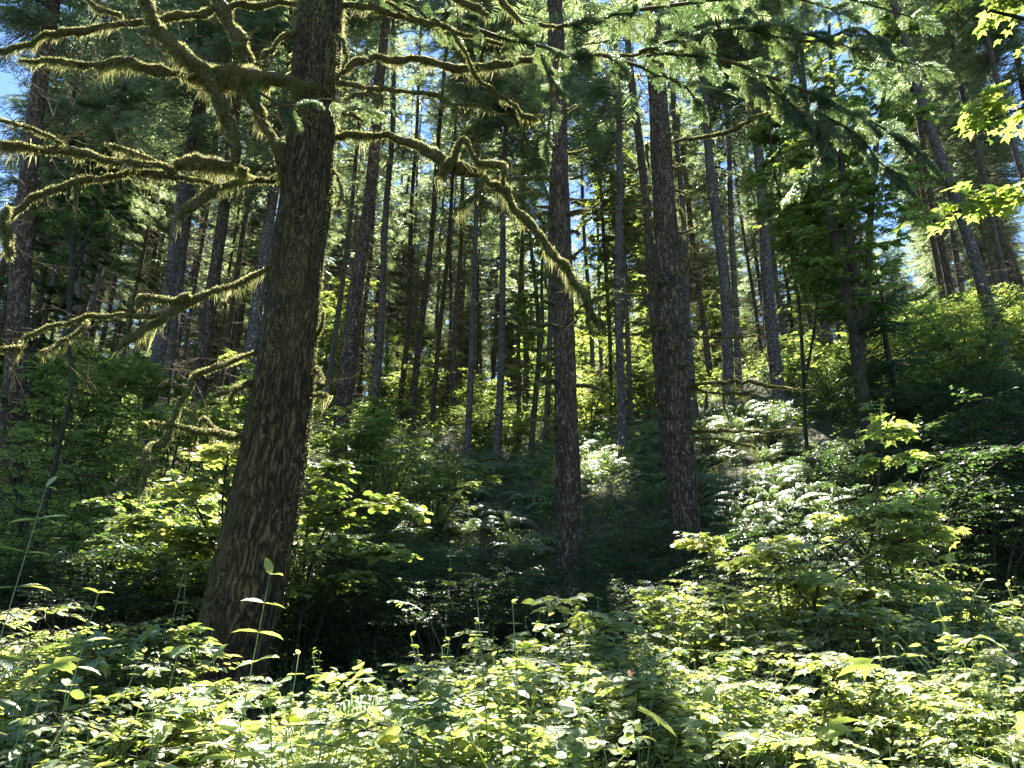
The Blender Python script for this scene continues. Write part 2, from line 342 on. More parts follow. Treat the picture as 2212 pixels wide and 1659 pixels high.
gm = bpy.data.materials.new('forest_soil'); gm.use_nodes = True; t = gm.node_tree; p = t.nodes['Principled BSDF']
tc = t.nodes.new('ShaderNodeTexCoord'); n1 = t.nodes.new('ShaderNodeTexNoise'); n1.inputs['Scale'].default_value = 3; n1.inputs['Detail'].default_value = 8; n1.inputs['Roughness'].default_value = .7
t.links.new(tc.outputs['Object'], n1.inputs['Vector'])
r = ramp(t, [(.3, (.018, .014, .009)), (.5, (.05, .042, .02)), (.62, (.045, .06, .02)), (.75, (.09, .075, .04))]); t.links.new(n1.outputs['Fac'], r.inputs[0]); t.links.new(r.outputs[0], p.inputs['Base Color'])
n2 = t.nodes.new('ShaderNodeTexNoise'); n2.inputs['Scale'].default_value = 18; n2.inputs['Detail'].default_value = 6; t.links.new(tc.outputs['Object'], n2.inputs['Vector'])
bp = t.nodes.new('ShaderNodeBump'); bp.inputs['Distance'].default_value = .05; t.links.new(n2.outputs['Fac'], bp.inputs['Height']); t.links.new(bp.outputs[0], p.inputs['Normal']); p.inputs['Roughness'].default_value = 1

# ------------------------------------------------------------------ ground
def grid(xs, ys):
    X, Y = np.meshgrid(xs, ys); V = np.stack([X, Y, G(X, Y)], -1).reshape(-1, 3); nx = len(xs)
    i = (np.arange(len(ys)-1)[:, None]*nx+np.arange(nx-1)[None]).ravel()
    return V, np.concatenate([np.stack([i, i+1, i+nx+1], 1), np.stack([i, i+nx+1, i+nx], 1)])
xs = np.concatenate([np.linspace(-400, -40, 20)[:-1], np.linspace(-40, 40, 220), np.linspace(40, 400, 20)[1:]])
ys = np.concatenate([np.linspace(-60, -6, 12)[:-1], np.linspace(-6, 60, 240), np.linspace(60, 400, 24)[1:]])
gg = Geo(); gg.add(*grid(xs, ys)); tag(gg.build('ground', gm), 'dark forest soil climbing to a low ridge under the undergrowth', 'ground', kind='structure')

# ------------------------------------------------------------------ conifers
def conifer_items(H, zc, R, rng, whorl=.42):
    O, X, N, S, LO, LX, LS = [], [], [], [], [], [], []
    z = zc
    while z < H-.4:
        f = (H-z)/(H-zc); Lb = R*(f**.75)*(.35+.65*min(1, (z-zc)/2.5+.3))+.25
        for k in range(4):
            if rng.random() < .12: continue
            a = rng.uniform(0, 2*math.pi); L = Lb*rng.uniform(.6, 1.15); el = math.radians(-22+34*(1-f)+rng.uniform(-9, 9))
            d = np.array([math.cos(a)*math.cos(el), math.sin(a)*math.cos(el), math.sin(el)]); o = np.array([0, 0, z+rng.uniform(-.2, .2)])
            LO.append(o); LX.append(d); LS.append((L, .012*L+.006, .012*L+.006))
            m = max(3, int(L/.29))
            for i in range(m):
                t = .18+.82*(i+rng.random()*.6)/m
                q = o+d*L*t+np.array([0, 0, .10*L*t*t*(1 if f < .5 else -.6)])
                for sd in (-1, 1):
                    b = a+sd*math.radians(58-22*t+rng.uniform(-15, 15)); l = (.28+.42*(1-t))*min(1.3, L/2.0+.35)*rng.uniform(.7, 1.2)
                    O.append(q); X.append((math.cos(b), math.sin(b), rng.uniform(-.55, 0))); N.append(rng.normal(size=3)*.28+[0, 0, 1]); S.append(l)
            O.append(o+d*L*.9); X.append(d); N.append([0, 0, 1.]); S.append(.45)
        z += whorl*rng.uniform(.7, 1.3)
    return [np.array(v, float) for v in (O, X, N, S, LO, LX, LS)]
def crown_geo(it, rng, mask=None, lmask=None):
    O, X, N, S, LO, LX, LS = it; g = Geo()
    k = rng.integers(0, len(SPRAYS), len(O)); m = np.ones(len(O), bool) if mask is None else mask
    for i, tp in enumerate(SPRAYS):
        s = m & (k == i)
        g.inst(tp, O[s], X[s], N[s], S[s], rng=rng)
    l = np.ones(len(LO), bool) if lmask is None else lmask
    g.inst(TWIG, LO[l], LX[l], np.tile([0, 0, 1.], (l.sum(), 1)), LS[l], T=np.zeros(l.sum()), rng=rng)
    return g
def dead_geo(z0, z1, rng, L=1.5, per=4, step=.4, droop=-.25, rt=.2):
    O, X, S = [], [], []; z = z0
    while z < z1:
        for k in range(per):
            if rng.random() < .3: continue
            a = rng.uniform(0, 2*math.pi); l = L*rng.uniform(.25, 1.1)*(.6+.4*(z-z0)/(z1-z0)); e = droop+rng.uniform(-.3, .25)
            p = np.array([math.cos(a)*rt*.5, math.sin(a)*rt*.5, z+rng.uniform(-.15, .15)]); n = 3
            for s in range(n):
                d = unit(np.array([math.cos(a), math.sin(a), e+.15*s])); q = l/n
                O.append(p); X.append(d); S.append((q*1.05, .024*(1-s*.25), .024*(1-s*.25))); p = p+d*q
                for _ in range(2):
                    b = a+rng.choice([-1, 1])*rng.uniform(.6, 1.3)
                    O.append(p-d*q*rng.random()); X.append(unit(np.array([math.cos(b), math.sin(b), rng.uniform(-.6, .3)]))); S.append((rng.uniform(.15, .5)*l*.5+.08, .012, .012))
            a += rng.uniform(-.2, .2)
        z += step*rng.uniform(.6, 1.4)
    g = Geo(); g.inst(TWIG, np.array(O), np.array(X), np.tile([0, .2, 1.], (len(O), 1)), np.array(S), rng=rng); return g
def trunk_geo(rng, H=36., sides=18, rows=90):
    z = np.concatenate([np.linspace(-.6, 3, 14)[:-1], np.linspace(3, H, rows)]); t = np.clip(z/H, 0, 1)
    R = (1-.8*t**1.1)*(1+.35*np.exp(-np.clip(z, 0, 9)/.35)); ph = rng.uniform(0, 6, 4)
    P = np.stack([.5*np.sin(z*.22+ph[0])+.3*np.sin(z*.6+ph[1]), .5*np.sin(z*.2+ph[2])+.3*np.sin(z*.5+ph[3]), z], 1); P[:, :2] -= P[12, :2]
    sd = int(rng.integers(1000))
    g = Geo(); V, F, T, U = tube(P, R, sides, lambda A, L, r: r*(.10*(vn(A*2.55, L*1.3, sd, 16)-.5)+.06*(vn(A*1.27, L*3.1, sd+1, 8)-.5)))
    U = U.copy(); U[:, 0] *= .2
    g.add(V, F, T, U); return g
TRUNK_MESH = [mesh_of('trunk', trunk_geo(RNG), M_bark) for _ in range(4)]
TRUNK_GREY = [mesh_of('trunk', trunk_geo(RNG), M_barkgrey) for _ in range(4)]
DEAD_MESH = [mesh_of('dead_branches', dead_geo(1.5, 20, RNG, 1.7, 4), M_dead) for _ in range(4)]
CROWN_ITEMS = [conifer_items(36, zc, R, RNG, .36) for zc, R in ((11, 3.4), (13, 3.1), (9, 3.6), (14, 3.3))]
CROWN_MESH = [mesh_of('crown', crown_geo(it, RNG), M_needle) for it in CROWN_ITEMS]

def lean_matrix(d, spin):
    q = Vector((0, 0, 1)).rotation_difference(Vector(d)); return q.to_matrix() @ Matrix.Rotation(spin, 3, 'Z')
def link_mesh(name, me, parent, scale=(1, 1, 1), loc=(0, 0, 0)):
    o = bpy.data.objects.new(name, me); COL.objects.link(o); o.parent = parent; o.scale = scale; o.location = loc; return o
def conifer(name, base, d, r, H, grey, rng, filtered, dead=True, variant=None, crown=True):
    root = empty(name, base); M = lean_matrix(d, rng.uniform(0, 6.28)); root.rotation_euler = M.to_euler()
    k = int(rng.integers(4)) if variant is None else variant; s = H/36.
    link_mesh('trunk', (TRUNK_GREY if grey else TRUNK_MESH)[int(rng.integers(4))], root, (r, r, s))
    if dead: link_mesh('dead_branches', DEAD_MESH[int(rng.integers(4))], root, (1, 1, s*.8))['kind'] = 'stuff'
    if crown:
        if filtered:
            it = conifer_items(H, [12, 15, 10, 17][k]*s, [2.9, 2.6, 3.2, 2.8][k], rng)
            Mn = np.array(M); wp = it[0]@Mn.T+np.array(base); wl = (it[4]+it[5]*it[6][:, :1]*.6)@Mn.T+np.array(base)
            mk, ml = keep_mask(wp, rng), keep_mask(wl, rng)
            if mk.sum() > 20: crown_geo(it, rng, mk, ml).build('crown', M_needle, root)
        else: link_mesh('crown', CROWN_MESH[k], root, (s, s, s))
    return root
def two_point(Y, x0, y0, x1, y1, w0):
    """lean and root of a trunk from two points of its visible stem and its width at the first"""
    a, b = W(x0, y0, Y), W(x1, y1, Y); d = unit(b-a)
    f = (a-np.array([0, 0, EYE]))@FWD; r = w0/2/FP*f
    t = 0
    for _ in range(20): q = a-d*t; t += (q[2]-float(G(q[0], q[1])))*.8
    return a-d*t, d, r

# name, Y, low point, high point, width at low point, grey?, height, label
HAND = [
 (20, 738,905, 803,260, 36,0,34,'sturdy straight fir rising out of the maple thicket right of the big leaning trunk'),
 (27, 822,640, 841,245, 17,1,34,'grey slender fir close behind the sturdy fir in the maple thicket'),
 (32, 868,880, 893,450, 13,0,36,'thin brown fir behind the green maple thicket, first of a close pair'),
 (28, 890,900, 926,480, 16,0,35,'dark slim fir leaning slightly over the green maple thicket'),
 (30, 938,850, 961,560, 11,0,36,'slim fir with sky gap at its foot, first of a tight trio'),
 (38, 967,900, 974,560, 7,0,36,'very thin pole fir in the middle of the tight trio'),
 (33, 977,860, 988,560, 11,1,36,'slim grey fir with bare twigs, last of the tight trio'),
 (24, 1012,950, 1027,500, 15,1,34,'pale grey ringed fir standing between the tight trio and the centre'),
 (40, 1031,800, 1037,560, 6,0,36,'hair thin pole fir beside the pale grey ringed fir'),
 (24, 1077,950, 1093,450, 17,1,34,'straight grey fir rooted in the shaded fern slope left of centre fir'),
 (34, 1119,880, 1124,560, 10,0,36,'dark slim fir before the yellow green leaves, left of the twin stem maple'),
 (26, 1184,960, 1186,560, 13,1,34,'slim fir half hidden behind the left edge of the centre fir'),
 (34, 1282,820, 1275,680, 10,1,36,'thin fir above the bright bush right of the centre fir'),
 (36, 1300,830, 1296,700, 8,1,36,'thinner fir just right of the one above the bright bush'),
 (20, 1345,1000, 1328,300, 20,1,32,'knobbly dark fir standing alone between centre fir and thick right fir'),
 (26, 1365,930, 1358,760, 11,1,33,'short visible stem fir touching the right side of the knobbly dark fir'),
 (17, 1432,900, 1386,330, 24,0,34,'reddish fir trunk pressed against the left flank of the thick right fir'),
 (25, 1496,880, 1478,560, 16,1,34,'fir peeping out behind the right edge of the thick right fir'),
 (32, 1528,760, 1500,560, 14,0,36,'thin brown fir with whorls of dead twigs above the mossy side branches'),
 (21, 1584,960, 1556,470, 26,1,34,'tall grey fir crossed by the mossy side branches of the thick right fir'),
 (28, 1601,880, 1590,700, 15,1,34,'fir growing tight against the tall grey fir with the mossy crossings'),
 (35, 1649,790, 1634,680, 8,0,36,'thin red brown fir left of the fir at the bright maple edge'),
 (21, 1688,915, 1636,440, 29,1,34,'leaning grey fir at the edge of the bright maple leaves'),
 (30, 1790,780, 1760,560, 17,0,35,'fir seen through maple leaves left of the forked maple trunk'),
 (20, 2172,780, 2037,336, 27,1,33,'pale leaning fir rooted on the bright bank above the dark hollow'),
 (28, 2177,640, 2104,285, 15,1,34,'leaning fir with lit dead twigs right of the pale leaning fir'),
 (24, 2205,340, 2122,30, 14,1,34,'sunlit leaning fir crossing the upper corner beside the maple leaves'),
 (25, 2230,270, 2176,34, 15,0,34,'dark leaning fir nearest the upper corner over the maple leaves'),
 (32, 2021,552, 1990,380, 12,0,36,'dark slim fir in front of blue sky patches beside the dark maple crown'),
 (15, 58,600, 84,330, 46,0,32,'massive shadowed fir behind the dripping moss, low part in view'),
 (20, 346,745, 412,330, 30,1,33,'grey lichen spotted fir, front one of the pair under the moss arch'),
 (22, 388,600, 418,330, 18,1,33,'thinner fir of the pair under the moss arch'),
 (20, 455,690, 495,440, 30,0,33,'dark fir midway between the moss arch pair and the big leaning trunk'),
 (20, 540,770, 582,450, 30,1,33,'grey fir close behind the left flank of the big leaning trunk'),
 (27, 484,770, 515,560, 14,0,35,'thin dark fir between two stout ones left of the big leaning trunk'),
 (28, 395,800, 427,587, 10,0,35,'thin crooked fir right of the moss arch pair'),
 (26, 190,552, 211,460, 15,1,34,'grey fir above the left thicket beside the thin black sapling'),
 (28, 218,552, 240,440, 13,1,34,'second grey fir above the left thicket, slightly thinner'),
 (24, 428,290, 440,200, 18,1,34,'fir showing only its upper stem above the mossy arch'),
]
LAND = []
rng = np.random.default_rng(11)
HANDPOS = []
for i, (Y, x0, y0, x1, y1, w0, grey, H, lab) in enumerate(HAND):
    b, d, r = two_point(Y, x0, y0, x1, y1, w0)
    d = unit(d*np.array([1, .3, 1])); HANDPOS.append(b)
    o = conifer('fir_tree', b, d, r, H, grey, rng, Y < 50); tag(o, lab, 'tree', 'tall firs of the wood')

# farther trees filling the wood
placed = [np.array(p[:2]) for p in HANDPOS]; n = 0; tries = 0
while n < 255 and tries < 16000:
    tries += 1
    y = 26+70*rng.random()**.8; x = (rng.random()*2-1)*(.74*y+2)
    if y < 31 and abs(x) < 6: continue
    z = float(G(x, y)); px, py, f = proj(np.array([x, y, z]))
    dmin = 2.2 if y < 55 else 2.8
    if min(np.hypot(*(q-[x, y])) for q in placed) < dmin: continue
    H = rng.uniform(25, 31) if y < 45 else rng.uniform(29, 37)
    gap = abs(px-1262) < 50+2600/y or abs(px-1990) < 22+1200/y
    if gap: H = (math.tan(math.radians(34))*y+EYE-z)*rng.uniform(.75, .95)
    if H < 12: continue
    placed.append(np.array([x, y])); n += 1
    d = unit(np.array([rng.normal()*.012, rng.normal()*.012, 1]))
    o = conifer('fir_tree', (x, y, z-.1), d, rng.uniform(.13, .24)*(H/36), H, rng.random() < .5, rng, y < 52)
    o['category'] = 'tree'; o['group'] = 'tall firs of the wood'
    REG.append((o, 'slim conifer below the ridge crest' if y < 42 else ('slim conifer on the ridge crest' if y < 60 else 'far conifer beyond the ridge crest'), np.array([x, y, z+6])))

# ------------------------------------------------------------------ the three great trunks
def path_pts(pts, Y0, Y1=None, curve=1.0):
    Y1 = Y0 if Y1 is None else Y1; n = len(pts); out, rad = [], []
    for i, (x, y, wd) in enumerate(pts):
        Y = Y0+(Y1-Y0)*(i/max(1, n-1))**curve; p = W(x, y, Y); f = (p-np.array([0, 0, EYE]))@FWD
        out.append(p); rad.append(wd/2/FP*f)
    return np.array(out), np.array(rad)
def bark_disp(depth, su, sv, seed, rmean):
    per = max(8, int(2*math.pi*rmean*su))
    def f(A, L, r):
        u = A/(2*math.pi)*per
        wv = vn(u*.7, L*sv*.9, seed+5, None)*0
        wob = .8*(vn(A/(2*math.pi)*8, L*1.1, seed+1, 8)-.5)
        a = np.abs(2*vn(u+wob, L*sv, seed, None if False else per)-1) if False else np.abs(2*vn(u, L*sv+wob*.6, seed, per)-1)
        b = vn(u*3, L*sv*4, seed+2, per*3)
        big = vn(A/(2*math.pi)*6, L*.7, seed+3, 6)-.5
        return -depth*np.clip(1-a*2.6, 0, 1)-depth*.35*b + r*.09*big
    return f
def big_trunk(root, pts, Y, H, depth, su, sv, seed, sides, step, mat, flare=.3):
    P, R = path_pts(pts, Y)                    # listed from foot to top
    order = np.argsort(P[:, 2]); P, R = P[order], R[order]
    d = unit(P[-1]-P[-3]); top = P[-1]; extra = H-top[2]
    P = np.vstack([P, top+d*extra*.5, top+d*extra]); R = np.append(R, [R[-1]*.55, R[-1]*.15])
    d0 = unit(P[1]-P[0]); gz = float(G(P[0][0], P[0][1])); k = (P[0][2]-gz+.4)
    P = np.vstack([P[0]-d0*k, P]); R = np.insert(R, 0, R[0]*(1+flare))
    n = int(extra*0+ (top[2]-P[0][2])/step); m = len(P)-2
    C1 = catmull(np.column_stack([P, R]), 4000); zz = C1[:, 2]
    zs = np.concatenate([np.linspace(P[0][2], top[2]+.3, n), np.linspace(top[2]+.35, H, 60)])
    Q = np.stack([np.interp(zs, zz, C1[:, k]) for k in range(4)], 1)
    loc = np.array(root.location)
    g = Geo(); g.add(*tube(Q[:, :3]-loc, Q[:, 3], sides, bark_disp(depth, su, sv, seed, R[1]))); g.build('trunk', mat, root)
    return Q
def limb_mesh(g, Q, R, loc, seed, sides=12):
    g.add(*tube(Q-loc, R, sides, lambda A, L, r: r*(.3*(vn(A*1.27, L*9, seed, 8)-.5)+.25*(vn(A*2.55, L*22, seed+1, 16)-.5))))

MB = np.random.default_rng(5)
def mossy(root, pts, Y0, Y1, hang=.14, fuzz=1.0, name='branch', core=.72, hangd=1.0, extra=(), curve=1.0, twigs=3):
    """a limb wrapped in moss; extra = side limbs (pts, Y0, Y1) that belong to it"""
    loc = np.array(root.location); gb, gm_ = Geo(), Geo(); gl = Geo()
    for (pp, a, b) in [(pts, Y0, Y1)]+list(extra):
        P, R = path_pts(pp, a, b, curve); L = np.linalg.norm(np.diff(P, axis=0), axis=1).sum(); n = max(8, int(L/.03))
        C1 = catmull(np.column_stack([P, R]), n); Q, RR = C1[:, :3], np.maximum(C1[:, 3], .004)
        Q = Q+np.stack([vn(np.arange(n)*.16, np.full(n, k), int(MB.integers(999)))-.5 for k in range(3)], 1)*.05+np.stack([vn(np.arange(n)*.45, np.full(n, k), int(MB.integers(999)))-.5 for k in range(3)], 1)*.022
        RR = RR*.98*(.5+.6*vn(np.arange(n)*.2, np.zeros(n), int(MB.integers(999)))+.35*vn(np.arange(n)*.6, np.zeros(n), int(MB.integers(999))))
        limb_mesh(gb, Q, RR*core, loc, int(MB.integers(999)))
        T, A, B = frames(Q)
        # short fuzz all round
        nf = int(fuzz*L*2*math.pi*RR.mean()*26000)+60; i = MB.integers(0, n, nf); an = MB.uniform(0, 2*math.pi, nf)
        up = np.array([0, 0, 1.]); rd = np.cos(an)[:, None]*A[i]+np.sin(an)[:, None]*B[i]
        kp = vn(i*.22, an*1.6, 33)+.1*(rd[:, 2] < 0) > .4; i, an, rd = i[kp], an[kp], rd[kp]; nf = len(i)
        o = Q[i]+rd*(RR[i]*core*.85)[:, None]+T[i]*MB.uniform(-.015, .015, nf)[:, None]
        x = unit(rd+MB.normal(size=(nf, 3))*.45+np.array([0, 0, -.15])); clump = .3+2.4*vn(i*.45, an*2.5, 31)**2
        gm_.inst(BLADE, o-loc, x, MB.normal(size=(nf, 3)), np.stack([(RR[i]*(1-core)*.45+.006)*clump*MB.uniform(.6, 1.5, nf), MB.uniform(.0025, .005, nf), np.ones(nf)], 1), rng=MB)
        # hanging curtains
        nc = max(3, int(hangd*L*62)); ic = MB.integers(0, n, nc); s = int(MB.integers(999))
        cur = (.13+np.clip(2.6*vn(ic*.16, np.zeros(nc), s)-1.0, 0, 1.3))*(.35+1.5*MB.random(nc)**2)
        ks = 22; i = np.repeat(ic, ks); nh = len(i); th = np.clip(np.repeat(MB.uniform(-1, 1, nc), ks)+MB.normal(size=nh)*.25, -1, 1)
        sidev = np.cross(T[i], up); sidev /= np.linalg.norm(sidev, axis=1, keepdims=True)+.2
        along = MB.normal(size=nh)*.022*np.repeat(.5+cur, ks)
        o = Q[i]+sidev*(th*RR[i]*core*.9)[:, None]-up*(RR[i]*core*.8*np.sqrt(1-th*th*.8))[:, None]+T[i]*along[:, None]
        ln = np.repeat(np.minimum(hang*.5*cur*(1+1.2*(MB.random(nc) > .88)), .26), ks)*MB.uniform(.15, 1.1, nh)+.008
        tip = o-up*ln[:, None]-T[i]*(along*.75)[:, None]+MB.normal(size=(nh, 3))*(.010+.10*ln)[:, None]
        gl.inst(BLADE, o-loc, unit(tip-o), MB.normal(size=(nh, 3))*[1, 1, .1], np.stack([np.linalg.norm(tip-o, axis=1), MB.uniform(.0022, .0055, nh), np.ones(nh)*.05], 1), T=np.repeat(MB.random(nc), ks)*.75+MB.random(nh)*.25, rng=MB)
        # bare twigs
        nt_ = int(twigs*L*3.2)
        if nt_:
            i = MB.integers(0, n, nt_); d = unit(MB.normal(size=(nt_, 3))*[1, .8, .6]+T[i]*.5+[0, 0, -.15]); p = Q[i]; ln = MB.uniform(.08, .34, nt_)
            for lev in range(4):                        # crooked dead twigs that fork
                gb.inst(TWIG, p-loc, d, np.tile(up, (len(p), 1)), np.stack([ln, np.full(len(p), .0055-.001*lev), np.full(len(p), .0055-.001*lev)], 1), T=np.full(len(p), .8), rng=MB)
                k = MB.integers(0, 3, len(p)); sel = k < 2; tip = p+d*ln[:, None]*MB.uniform(.5, 1, len(p))[:, None]
                if lev == 0:
                    mo = p+d*ln[:, None]*MB.uniform(.1, .6, len(p))[:, None]; gl.inst(BLADE, mo-loc, np.tile([0, 0, -1.], (len(p), 1))+MB.normal(size=(len(p), 3))*.1, MB.normal(size=(len(p), 3)), np.stack([MB.uniform(.01, .06, len(p)), np.full(len(p), .005), np.ones(len(p))], 1), rng=MB)
                p = np.concatenate([tip, tip[sel]]); d = unit(np.concatenate([d, d[sel]])+MB.normal(size=(len(p), 3))*.45); ln = np.concatenate([ln, ln[sel]])*MB.uniform(.45, .85, len(p))
    b = gb.build(name, M_dead if False else M_branch, root); gm_.build('moss', M_moss, b)
    if gl.n: gl.build('hanging_moss', M_moss, b)
    return b
M_branch = leaf_mat('mossy_branch', even((.05, .042, .015), (.09, .075, .03)), even((.1, .08, .02), (.2, .16, .04)), .1, .9, .1)

# --- the big leaning trunk
P0 = W(495, 1430, 6.5); t1 = empty('mossy_fir', (P0[0], P0[1], float(G(P0[0], P0[1]))))
tag(t1, 'big leaning fir with furrowed bark and moss hung branches, nearest trunk', 'tree')
Q1 = big_trunk(t1, [(495, 1446, 172), (512, 1356, 165), (538, 1256, 163), (571, 1106, 158), (604, 906, 140), (622, 755, 126), (644, 553, 116), (664, 420, 113), (680, 215, 100), (693, 0, 98)],
               6.5, 27, .03, 17, 1.0, 40, 240, .014, M_barkbig, .5)
B = mossy
B(t1, [(585,577,14),(504,613,17),(437,637,22),(397,661,24),(353,677,14),(262,681,11),(185,686,11),(144,697,9),(67,728,8),(34,748,14),(-20,757,12)], 6.4, 5.3,
  extra=[([(410,640,16),(380,649,22),(336,642,20),(302,639,20),(297,657,9)],6.05,5.95),([(356,687,20),(323,704,18),(289,731,20),(269,751,8)],5.95,5.7),([(188,697,8),(141,728,7),(89,755,3)],5.55,5.3)], hangd=1.2)
B(t1, [(568,753,9),(504,775,14),(454,802,20),(413,818,18),(407,849,12),(386,882,8),(370,913,15),(356,949,20),(329,970,26),(315,990,22),(319,1012,14),(314,1042,5)], 6.4, 5.7, hangd=1.3)
B(t1, [(530,939,26),(500,939,22),(470,933,18),(433,933,15),(380,923,11),(321,914,4)], 6.35, 5.9, extra=[([(470,929,14),(450,909,16),(436,906,12),(434,930,8),(430,965,3)],6.2,6.15)], hang=.1)
B(t1, [(556,812,6),(528,832,8),(500,842,7),(468,854,5)], 6.4, 6.1, hang=.16, hangd=1.6, extra=[([(550,822,6),(520,840,9),(500,862,4)],6.35,6.2)])
B(t1, [(686,720,10),(694,705,14),(702,674,6)], 6.5, 6.3, hang=.06)
B(t1, [(676,800,10),(686,796,14),(697,812,12),(692,834,5)], 6.5, 6.3, hang=.08)
B(t1, [(672,850,8),(690,852,12),(704,860,5)], 6.5, 6.35, hang=.06)
B(t1, [(722,292,20),(760,290,19),(791,290,20),(852,297,22),(902,309,26),(942,336,30),(983,363,36),(1026,375,28),(1063,395,24),(1090,412,25),(1104,440,26),(1130,464,24),(1161,494,22),(1184,524,20),(1201,553,18),(1214,573,18),(1235,603,18),(1258,644,16),(1275,674,12),(1304,696,4)], 6.5, 5.7, hang=.15, hangd=1.3,
  extra=[([(955,365,20),(972,350,24),(989,326,24),(1006,300,16),(1022,326,18),(1032,350,24),(1057,352,26),(1088,358,16),(1090,394,8)],6.15,6.05),([(1262,655,9),(1272,690,10),(1275,722,3)],5.75,5.72),([(1256,660,5),(1290,645,5),(1332,630,3)],5.75,5.8),([(1040,385,14),(1030,420,12),(1000,440,6)],6.0,5.9)])
B(t1, [(728,158,14),(774,136,18),(818,129,20),(902,132,22),(969,142,24),(1036,145,22),(1104,135,18),(1171,125,15),(1238,119,12),(1305,117,9),(1400,112,7)], 6.5, 7.2, hang=.1, twigs=5)
B(t1, [(725,184,12),(780,188,14),(818,192,16),(858,198,12),(919,208,9),(969,218,8),(1036,228,6),(1070,239,3)], 6.4, 6.2, hang=.09, extra=[([(745,205,6),(790,200,8),(825,222,10)],6.3,6.1)], twigs=6)
B(t1, [(725,5,14),(801,17,15),(852,27,14),(895,47,16),(936,50,18),(976,67,14),(1036,87,10),(1090,94,6)], 6.5, 6.3, hang=.12, extra=[([(830,0,9),(885,30,9),(936,50,8)],6.4,6.3),([(976,67,10),(1026,158,12),(1070,195,10),(1104,225,10),(1130,249,12),(1154,262,8)],6.3,6.5)], twigs=6)
B(t1, [(960,-20,18),(990,2,20),(1026,20,20),(1057,38,10)], 6.2, 6.0, hang=.12)
B(t1, [(1060,-20,14),(1097,17,16),(1120,37,12),(1154,57,12),(1198,54,8)], 6.4, 6.5, hang=.14)
B(t1, [(725,235,10),(745,240,12),(770,255,12),(795,268,5)], 6.45, 6.2, hang=.08)
B(t1, [(720,370,7),(728,390,8),(735,420,6),(730,445,3)], 6.45, 6.25, hang=.06)
B(t1, [(728,70,8),(748,110,10),(740,150,5)], 6.4, 6.2, hang=.06)
# left side, the dripping mass
B(t1, [(650,8,16),(560,12,18),(494,14,18),(437,27,20),(370,38,22),(302,47,22),(202,60,20),(118,77,16),(50,97,12),(-20,120,12)], 6.5, 5.6, hang=.13, twigs=6)
B(t1, [(312,-30,34),(319,5,34),(336,40,32),(353,77,38),(403,124,38),(447,158,46),(464,202,34),(484,252,32),(504,302,38),(512,350,24)], 5.7, 6.0, hang=.22, hangd=5, fuzz=1.2, twigs=5)
B(t1, [(50,128,8),(118,134,12),(168,141,16),(218,141,22),(269,136,24),(319,150,28),(370,161,26),(430,170,24)], 5.6, 6.0, hang=.16, hangd=1.6, twigs=6)
B(t1, [(462,-30,34),(470,5,36),(497,50,34),(524,101,38),(538,141,44),(551,202,40),(564,252,30),(588,302,30),(606,360,26),(615,385,14)], 6.2, 6.4, hang=.26, hangd=5, fuzz=1.1, twigs=6)
B(t1, [(430,150,34),(480,160,50),(540,165,56),(600,170,44),(650,186,26),(700,190,12)], 6.0, 6.3, hang=.3, hangd=6.0, fuzz=1.1, twigs=8)
B(t1, [(655,55,14),(640,72,15),(605,92,15),(580,112,14),(561,126,10)], 6.4, 6.1, hang=.06)
B(t1, [(-20,250,10),(67,279,12),(134,303,8)], 5.2, 5.5, hang=.12, twigs=8)
B(t1, [(-30,312,18),(20,314,20),(67,323,24),(134,325,24),(202,333,20),(269,346,18),(336,357,18),(372,364,14)], 5.3, 5.9, hang=.18, hangd=1.7, twigs=8, extra=[([(235,318,5),(269,323,6),(302,332,6),(350,350,8)],5.6,5.9)])
B(t1, [(605,380,14),(581,381,15),(540,388,18),(504,393,20),(454,392,20),(386,381,18),(336,377,18),(286,374,18),(235,381,18),(168,388,18),(101,411,18),(50,438,20),(0,470,26),(-40,500,24)], 6.5, 5.4, hang=.15, hangd=1.8, twigs=7)
B(t1, [(365,375,20),(385,356,36),(420,350,50),(454,352,46),(494,358,30),(530,372,16)], 6.0, 6.2, hang=.22, hangd=2.6)
B(t1, [(475,400,18),(450,412,24),(430,430,28),(403,450,28),(384,468,14)], 6.1, 5.8, hang=.12, hangd=1.6)
B(t1, [(8,455,22),(12,500,24),(14,548,16)], 5.3, 5.3, hang=.25, hangd=2.5)
B(t1, [(168,-10,14),(218,20,16),(269,37,10)], 5.6, 5.6, hang=.1, twigs=8)
# moss skin and tufts on the trunk itself
def trunk_moss(root, Q, z0, z1, n, hang, seed, name='moss', spread=None):
    rg = np.random.default_rng(seed); loc = np.array(root.location); g = Geo()
    z = rg.uniform(z0, z1, n); an = rg.uniform(0, 2*math.pi, n); m = vn(an*1.6, z*1.4, seed) > (.45 if spread is None else spread); z, an = z[m], an[m]; n = len(z)
    c = np.stack([np.interp(z, Q[:, 2], Q[:, k]) for k in range(4)], 1); rd = np.stack([np.cos(an), np.sin(an), np.zeros(n)], 1)
    o = c[:, :3]+rd*(c[:, 3]*.985)[:, None]
    g.inst(BLADE, o-loc, unit(rd*.5+rg.normal(size=(n, 3))*.3+[0, 0, -.9]), rg.normal(size=(n, 3)), np.stack([hang*rg.uniform(.3, 1.3, n)**2, rg.uniform(.003, .007, n), np.ones(n)], 1), rng=rg)
    return g.build(name, M_moss, root)
trunk_moss(t1, Q1, 1.2, 9.5, 26000, .007, 77, 'moss', .6)
trunk_moss(t1, Q1, 6.8, 9.8, 9000, .09, 78, 'hanging_moss', .62)
